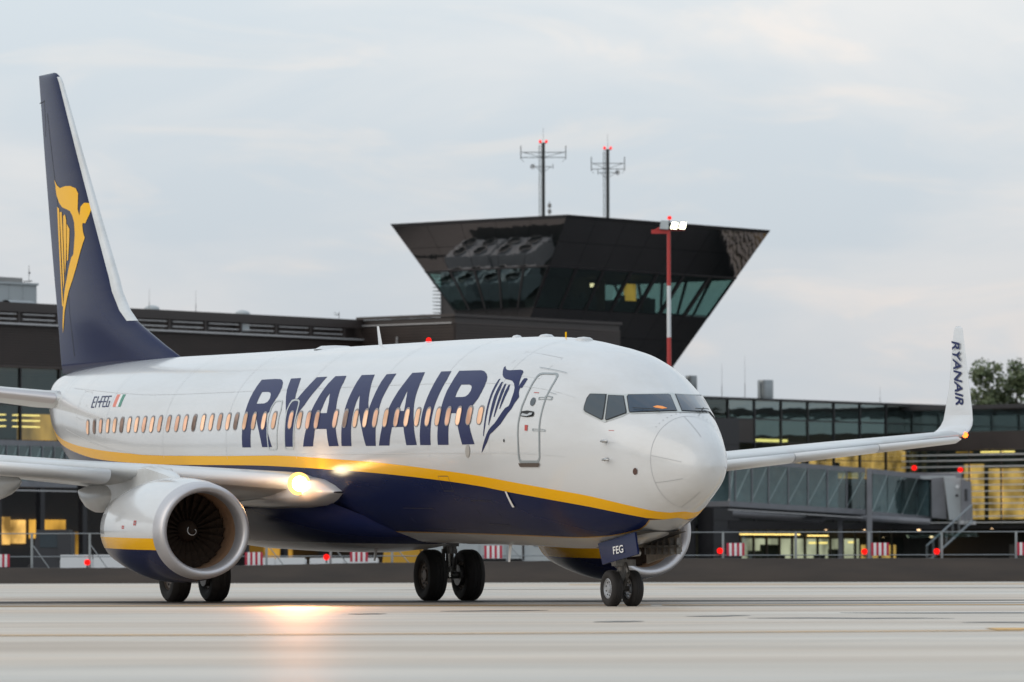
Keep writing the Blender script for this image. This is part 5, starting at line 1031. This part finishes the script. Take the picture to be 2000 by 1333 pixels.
e=empty('roof_aerial',FO+UU*fac(68,552,4)[0]+NN*4.5+Vector((0,0,z1_)),FR); tag(e,'thin whip aerial on the pale roof plant room','antenna')
q=MB(); q.tube((0,0,0),(0,0,1.15),.015,5); q.tube((-.45,0,.22),(.25,0,.28),.03,5); q.tube((.08,0,.75),(.0,0,.7),.05,6); q.build('whip',M['mast'],e)
t,z=fac(657,623,.3); e=empty('small_roof_aerial',FO+UU*t+NN*.1+Vector((0,0,15.18)),FR); tag(e,'small branched aerial on the brown roof left of the white fuselage blade','antenna'); q=MB(); q.tube((0,0,0),(0,0,.42),.02,5); q.tube((-.5,0,.28),(0,0,.22),.01,4); q.tube((-.45,0,.38),(0,0,.3),.01,4); q.tube((-.3,0,.18),(0,0,.3),.01,4); q.build('whip',M['mast'],e)
# ---- passenger boarding bridge on the right
def bridge(name,label,pts,bays,cab=True):
    """pts: (px,y_top,y_bottom,D) along the bridge"""
    e=empty(name,(0,0,0),0); tag(e,label,'boarding bridge')
    P=[(at(p[0],p[1],p[3]),at(p[0],p[2],p[3])) for p in pts]
    def L(u):
        n=len(P)-1; i=min(n-1,int(u*n)); k=u*n-i
        return P[i][0].lerp(P[i+1][0],k),P[i][1].lerp(P[i+1][1],k)
    dirv=(P[-1][0]-P[0][0]); dirv.z=0; dirv.normalize(); dep=Vector((-dirv.y,dirv.x,0))*2.6
    def pr(nm,quad,d,m): q=MB(); q.prism(quad,d); return q.build(nm,m,e)
    T0,B0=L(0);T1_,B1=L(1); dz=Vector((0,0,.32))
    pr('roof',[T0,T1_,T1_+Vector((0,0,.28)),T0+Vector((0,0,.28))],dep,M['bridge']); pr('floor_beam',[B0-dz,B1-dz,B1,B0],dep,M['bridge'])
    pr('lower_rail',[B0-dz*1.7,B1-dz*1.7,B1-dz*1.5,B0-dz*1.5],dep*.05,M['rail'])
    nb=len(bays)-1
    for i in range(nb):
        (ta,ba),(tb,bb)=L(bays[i]),L(bays[i+1]); g_=(tb-ta).normalized()*.05
        pr('window',[ta+g_,tb-g_,bb-g_,ba+g_],dep*.012,M['bglz'])
        q=MB(); q.tube(ba+dep*.02,tb+dep*.02,.035,5); q.build('diagonal_brace',M['rail'],e)
        q=MB(); q.tube(ta-dep*.01,ba-dep*.01,.05,4); q.build('post',M['bridge'],e)
    pr('far_wall',[T0+dep*.9,T1_+dep*.9,B1+dep*.9,B0+dep*.9],dep*.03,M['bint'])
    return e,L,dep
br,L,dep=bridge('boarding_bridge','grey glazed boarding bridge sloping down to a grey cab behind the right wing',[(1424,905,980,326),(1690,925,997,334)],[0,.04,.16,.28]+[.28+.72*k/5 for k in range(1,6)])
def at3(px,py,D): return at(px,py,D)
def quad(nm,m,par,pts,D,dep_):
    q=MB(); q.prism([at(a,b,D) for a,b in pts],dep_); return q.build(nm,m,par)
dp=Vector((0,2.6,0))
# second tunnel, column, cab
T0,B0=at(1703,927,334),at(1703,1001,334); T1_,B1=at(1819,940,338),at(1819,1011,338)
q=MB(); q.prism([T0,T1_,T1_+Vector((0,0,.3)),T0+Vector((0,0,.3))],dp); q.build('roof',M['bridge'],br)
q=MB(); q.prism([B0-Vector((0,0,.35)),B1-Vector((0,0,.35)),B1,B0],dp); q.build('floor_beam',M['bridge'],br)
q=MB(); q.prism([T0+dp*.9,T1_+dp*.9,B1+dp*.9,B0+dp*.9],dp*.03); q.build('far_wall',M['bint'],br)
for i in range(4):
    a,b_=i/4,(i+1)/4; ta,tb,ba,bb=T0.lerp(T1_,a),T0.lerp(T1_,b_),B0.lerp(B1,a),B0.lerp(B1,b_); g_=(tb-ta).normalized()*.04
    q=MB(); q.prism([ta+g_,tb-g_,bb-g_,ba+g_],dp*.012); q.build('window',M['bglz'],br); q=MB(); q.tube(ba+dp*.02,tb+dp*.02,.03,5); q.build('diagonal_brace',M['rail'],br)
c=at(1697,1000,333); q=MB(); q.box(c.x-.16,c.x+.16,c.y-.2,c.y+.15,0,at(1697,917,333).z); q.build('column',M['bridge'],br)
c=at(1640,1000,336); q=MB(); q.box(c.x-.13,c.x+.13,c.y-.2,c.y+.15,0,at(1640,1008,336).z); q.build('column',M['bridge'],br)
quad('cab_corridor',M['bridge'],br,[(1819,936),(1843,934),(1848,1016),(1819,1013)],337,dp)
quad('cab_side',M['ltgrey'],br,[(1843,934),(1876,936),(1876,1020),(1853,1017)],336.5,dp)
quad('cab_front',M['bridge'],br,[(1877,938),(1896,943),(1898,1018),(1877,1020)],336,dp)
quad('cab_roof_unit',M['bridge'],br,[(1775,925),(1878,927),(1878,936),(1765,932)],337.5,dp*.8); quad('roof_unit_panel',M['ltgrey'],br,[(1790,931),(1866,932),(1866,940),(1800,938)],337.2,dp*.05)
quad('cab_sill',M['rail'],br,[(1872,1019),(1905,1020),(1905,1027),(1872,1026)],335.8,dp*.4)
quad('cab_slot',M['mull'],br,[(1883,958),(1888,957),(1888,980),(1884,980)],335.9,dp*.02)
q=MB(); q.lathe([(.001,-.06),(.1,-.05),(.11,0)],at(1869,953,336.2),'Y',12); q.build('round_sign',M['whp'],br); q=MB(); q.lathe([(.001,-.06),(.09,-.05),(.1,0)],at(1868,970,336.2),'Y',12); q.build('round_port',M['mull'],br)
for p0,y,D in ((1785,916,337),(1875,920,336)):
    q=MB(); q.lathe([(.001,-.16),(.12,-.12),(.17,0),(.12,.12),(.001,.16)],at(p0,y,D),'Z',14); q.build('beacon',M['red_l'],br,True)
# service pipe under the bridge
q=MB(); pp=[(1430,1006),(1600,1018),(1612,1011),(1690,1014),(1815,1022)]
for a,b_ in zip(pp,pp[1:]): q.tube(at(*a,334),at(*b_,334),.2,8)
q.build('cable_duct',M['bridge'],br)
bx_=MB(); bx_.prism([at(1423,1018,338),at(1870,1028,338),at(1870,1036,338),at(1423,1036,338)],(0,1.5,0)); bx_.build('underdeck',M['char'],br)
# stairs
st_=empty('access_stairs',(0,0,0),0); tag(st_,'steel lattice access stairs leading down from the bridge cab','stairs')
A_,B_=at(1898,1020,334),at(1810,1100,331); B_.z=max(B_.z,.35)
for o_ in (0,1.0):
    q=MB(); d_=Vector((.0,o_,0)); q.tube(A_+d_,B_+d_,.05,5); q.tube(A_+d_+Vector((0,0,1.0)),B_+d_+Vector((0,0,1.0)),.03,5); q.build('stringer',M['galv'],st_)
    for k in range(8): q=MB(); p=A_.lerp(B_,k/7)+d_; q.tube(p,p+Vector((0,0,1.0)),.022,4); q.build('baluster',M['galv'],st_)
for k in range(15): p=A_.lerp(B_,(k+.5)/15); q=MB(); q.box(p.x-.14,p.x+.14,p.y,p.y+1.0,p.z-.02,p.z+.02); q.build('tread',M['galv'],st_)
# canopy
cn=MB(); cn.prism([at(1772,1047,330),at(1905,1041,330),at(1912,1050,330),at(1775,1053,330)],(0,1.4,0)); o=cn.build('glass_canopy',M['bglz']); tag(o,'pale green glass canopy below the bridge cab','canopy')
# ---- bridge at the far left behind the fuselage
br2,L,dep=bridge('boarding_bridge','grey glazed boarding bridge glimpsed below the stabiliser at the left edge',[(-60,866,935,286),(150,872,940,294)],[k/9 for k in range(10)])
for p0 in (520,540,645,735):
    pass
# ---- floodlight pole
D=250.; k=D/FPX; fp=at(1307,1000,D); fp.z=0; e=empty('floodlight_pole',fp,0); tag(e,'red and white banded floodlight pole in front of the control tower','floodlight pole')
Z=lambda y:CH+(HOR-y)*k
for y0,y1,m_ in ((452,559,'redp'),(559,660,'whp'),(660,765,'redp'),(765,870,'whp'),(870,975,'redp'),(975,1133,'whp')):
    z0,z1_=max(0,Z(y1)),Z(y0); r=lambda z:.13-.003*z
    q=MB(); q.tube((0,0,z0),(0,0,z1_),r(z0),14,r2=r(z1_)); q.build('pole_band',M[m_],e,True,auto=40)
q=MB(); q.box(-.80,.05,-.06,.06,Z(457),Z(451)); q.box(-.80,.75,-.03,.03,Z(451),Z(449)); q.tube((-.6,0,Z(450)),(-.2,0,Z(441)),.05,6); q.build('head_arm',M['redp'],e)
q=MB(); q.prism([Vector((-.42,-.25,Z(448))),Vector((-.02,-.25,Z(449))),Vector((.0,-.15,Z(432))),Vector((-.36,-.15,Z(431)))],(0,.25,0)); q.build('lamp_housing',M['ltgrey'],e)
for x0 in (.06,.44):
    q=MB(); q.prism([Vector((x0,-.3,Z(448))),Vector((x0+.30,-.3,Z(449))),Vector((x0+.40,-.1,Z(435))),Vector((x0+.10,-.1,Z(434)))],(0,.16,.04)); h=q.build('lamp_housing',M['galv'],e)
    q=MB(); q.prism([Vector((x0+.02,-.31,Z(447.4))),Vector((x0+.29,-.31,Z(448.3))),Vector((x0+.37,-.11,Z(435.6))),Vector((x0+.11,-.11,Z(434.8)))],(0,-.02,-.005)); q.build('lamp_glass',M['white_l'],e)
q=MB(); q.tube((.04,0,Z(436)),(.04,0,Z(430)),.04,6); q.build('lamp_stem',M['galv'],e); q=MB(); q.lathe([(.001,.1),(.09,.06),(.1,-.06),(.001,-.08)],(.04,0,Z(426)),'Z',12); q.build('obstruction_lamp',M['red_b'],e,True)
# ---- low dark barrier at the far side of the apron, fence on top
tp=[(-200,1110),(0,1108),(200,1108),(480,1104),(700,1100),(1000,1097),(1110,1096),(1300,1092),(1600,1092.5),(2000,1093),(2250,1094)]
v=[];D=213.
for i in range(121):
    px=-200+2450*i/120; y=_herm([a for a,b in tp],[b for a,b in tp],px); p=at(px,y,D); nz=noise.noise((px*.013,3,0))*.02+noise.noise((px*.05,9,0))*.012
    v+=[(p.x,D,0),(p.x,D+.25,p.z+nz),(p.x,D+1.3,p.z+nz+.01),(p.x,D+1.7,0)]
bar=MB(); bar.add(v,[(4*i+k,4*i+4+k,4*i+5+k,4*i+1+k) for i in range(120) for k in range(3)])
o=bar.build('barrier_bank',mat('dark_tarpaulin',(.046,.035,.028),.7,noise_s=.7,noise_a=.35,stretch=(.4,1,3),bump=.5,bscale=1.5),None,True); tag(o,'long low bank covered in dark sheeting along the far side of the apron','barrier')
fe=empty('perimeter_fence',(0,0,0)); tag(fe,'grey tubular steel fence standing along the dark sheeted bank','fence')
zt=lambda px:at(px,_herm([a for a,b in tp],[b for a,b in tp],px),D+.7).z
px=-80
posts=[62,175,290,405,520,645,765,880,990,1110,1268,1411,1553,1696,1838,1983,2120,-55]
DF=213.9
for p_ in posts:
    x=at(p_,1000,DF).x; z0=zt(p_)-.1; q=MB(); q.box(x-.045,x+.045,DF-.045,DF+.045,z0,1.98); 
    if p_<1100: q.tube((x+.04,DF,1.5),(x+.75,DF+.0,z0),.02,5)
    q.build('post',M['galv'],fe)
xa,xb=at(-150,1000,DF).x,at(2200,1000,DF).x
for z in (1.955,1.05): q=MB(); q.tube((xa,DF,z),(xb,DF,z),.022,6); q.build('rail',M['galv'],fe)
for i,(p_,y) in enumerate(((1405,1077),(1687,1079),(1828,1079),(637,1088),(170,1097),(2010,1080),(352,1090))):
    c=at(p_,y,DF-.12); q=MB(); q.lathe([(.001,-.12),(.09,-.09),(.12,0),(.09,.09),(.001,.12)],(0,0,0),'Z',14); 
    L5=['glowing red fence lamp nearest the nose wheel, beside a striped board','glowing red fence lamp left of the bridge column','glowing red fence lamp at the foot of the access stairs','glowing red fence lamp under the fuselage left of the main wheels','glowing red fence lamp left of the near engine','glowing red fence lamp past the right picture edge','glowing red fence lamp behind the near engine'][i]
    e=empty('red_lamp',c); tag(e,L5,'warning lamp','red warning lamps along the fence'); q.build('lens',M['red_l'],e,True); q=MB(); q.tube((0,.02,-.2),(0,.05,-.08),.03,6); q.box(-.03,.03,.0,.12,-.22,-.16); q.build('bracket',M['mast'],e)
lab=['striped red and white board beside the first red lamp right of the nose','striped red and white board by the bridge column','striped red and white board at the right edge','striped red and white board under the fuselage behind the landing light','striped red and white board right of the main wheels','striped red and white board at the left edge','striped red and white board behind the near engine']
for i,(p_,y) in enumerate(((1418,1062),(1700,1062),(1985,1062),(683,1072),(945,1066),(-16,1081),(478,1078))):
    c=at(p_,y,DF-.06); e=empty('striped_board',c); tag(e,lab[i],'warning board','striped warning boards on the fence'); w_=.70; h=.5
    for k in range(7):
        a,b_=w_*k/7,w_*(k+1)/7; panel('stripe',M['redb'] if k%2==0 else M['whp'],e,a,b_,-.02,0,-h,0)
    bx('backing',M['galv'],e,0,w_,.002,.02,-h,0)
# ---- service vehicles beyond the bank
def wheels(e,xs,y0,y1,r=.42):
    for x in xs:
        for y in (y0,y1): q=MB(); q.lathe([(r*.5,-.12),(r*.9,-.13),(r,-.08),(r,.08),(r*.9,.13),(r*.5,.12)],(x,y,r),'Y',18,0); q.lathe([(r*.52,-.1),(.001,-.08)],(x,y,r),'Y',12,1); q.build('wheel',[M['tyre'],M['galv']],e,True,auto=40)
def truck(px0,px1,D,h,label,m,cabright=False,name='box_truck'):
    a,b_=at(px0,1000,D).x,at(px1,1000,D).x; e=empty(name,(a,D,0)); tag(e,label,'truck'); L_=b_-a
    c0,c1=(0,1.7) if not cabright else (L_-1.7,L_)
    b0,b1=(1.8,L_) if not cabright else (0,L_-1.8)
    bx('cargo_box',m,e,b0,b1,0,2.3,.95,h); bx('chassis',M['mast'],e,.1,L_-.1,.3,2.0,.55,.93)
    q=MB(); q.prism([Vector((c0,.1,.5)),Vector((c1,.1,.5)),Vector((c1-(0 if not cabright else .25),.1,2.3)),Vector((c0+(.25 if not cabright else 0),.1,2.3))],(0,2.1,0)); cb=q.build('cab',m,e)
    bx('cab_window',M['sideglass'],e,c0+.4,c1-.4,.06,.1,1.5,2.1); wheels(e,(.8,L_-1.0),.25,2.05)
    for k in range(int((b1-b0)/1.1)): panel('side_panel',m,e,b0+.05+1.1*k,b0+1.1+1.1*k,-.03,0,1.0,h-.1)
truck(835,1100,236,3.0,'pale grey box truck beyond the fence behind the main wheels',M['ltgrey'],True)
truck(744,822,240,2.1,'small yellow service truck beyond the fence left of the main wheels',mat('yellow_truck_paint',(.62,.34,.03),.4),False,'yellow_truck')
def trolley(px0,px1,D,label,zt_=1.12,m=None):
    a,b_=at(px0,1000,D).x,at(px1,1000,D).x; e=empty('baggage_trailer',(a,D,0)); tag(e,label,'trailer','low white trailers beyond the fence'); L_=b_-a; m=m or M['whp']
    n_=max(1,int(L_/1.2))
    for k in range(n_): panel('side_panel',m,e,L_*k/n_+.02,L_*(k+1)/n_-.02,0,.04,.55,zt_)
    bx('bed',m,e,0,L_,.05,1.5,.5,.95); wheels(e,(.5,L_-.5),.15,1.35,.25); bx('tow_bar',M['mast'],e,-.7,-.01,.7,.8,.4,.46)
trolley(117,245,232,'long white low trailer left of the near engine',1.15); trolley(478,596,236,'low white trailer beneath the belly beside the near engine',1.02); trolley(604,738,236,'low white trailer beneath the belly left of the yellow truck',1.0)
truck(60,112,245,2.2,'small dark service truck beyond the fence below the left wing',mat('dark_truck_paint',(.04,.04,.045),.4),False,'dark_truck')
# ---- trees behind the right wing
leaf=mat('dark_green_leaves',(.11,.14,.065),.6); leaf2=mat('olive_leaves',(.18,.21,.11),.6); bark=mat('grey_bark',(.09,.075,.06),.9,noise_s=6,noise_a=.3)
def tree(px,D,ztop,rad,label,seed,n=5200):
    rnd=random.Random(seed); b0=at(px,1000,D); e=empty('broadleaf_tree',(b0.x,D,0)); tag(e,label,'tree','trees beyond the terminal')
    q=MB(); q.tube((0,0,0),(.2,0,ztop*.45),.38,9,r2=.26,caps=False); cl=[]
    for k in range(9):
        t=2*math.pi*k/9+rnd.random(); r=rad*(.35+.5*rnd.random()); z=ztop*(.55+.38*rnd.random()); p=Vector((r*math.cos(t),r*math.sin(t)*.7,z)); q.tube((.2,0,ztop*(.38+.07*rnd.random())),p,.12,6,r2=.03,caps=False); cl.append((p,rad*(.22+.16*rnd.random())))
        for j in range(2):
            pp=p+Vector((rnd.uniform(-1,1)*rad*.42,rnd.uniform(-1,1)*rad*.3,rnd.uniform(-.6,.9)*rad*.35)); q.tube(p,pp,.04,4,r2=.012,caps=False); cl.append((pp,rad*(.13+.14*rnd.random())))
    q.tube((.2,0,ztop*.45),(.1,0,ztop*.93),.2,7,r2=.03,caps=False); cl.append((Vector((.1,0,ztop-rad*.25)),rad*.26))
    q.build('trunk',bark,e)
    v=[];f=[];mi_=[]
    tot=sum(c[1]**2 for c in cl)
    for c,r in cl:
        for i in range(int(n*r*r/tot)):
            d=Vector((rnd.gauss(0,1),rnd.gauss(0,1),rnd.gauss(0,.75))).normalized()*r*(rnd.random()**.45)
            p=c+d; s_=rnd.uniform(.10,.22); a=Vector((rnd.uniform(-1,1),rnd.uniform(-1,1),rnd.uniform(-.5,.5))).normalized()*s_; b_=a.cross(Vector((rnd.uniform(-1,1),rnd.uniform(-1,1),rnd.uniform(-1,1)))).normalized()*s_*.8
            k=len(v); v+=[p-a,p-b_,p+a,p+b_]; f.append((k,k+1,k+2,k+3)); mi_.append(int(rnd.random()<.35))
    mesh('crown',v,f,[leaf,leaf2],e,False,mi_)
tree(1983,430,16.8,3.5,'tall broadleaf tree rising above the terminal roof at the right edge',3,5000)
tree(1924,428,13.6,2.4,'smaller broadleaf tree beside the winglet',5,2900)
tree(2040,436,16,3.8,'broadleaf tree past the right picture edge',8,3000)
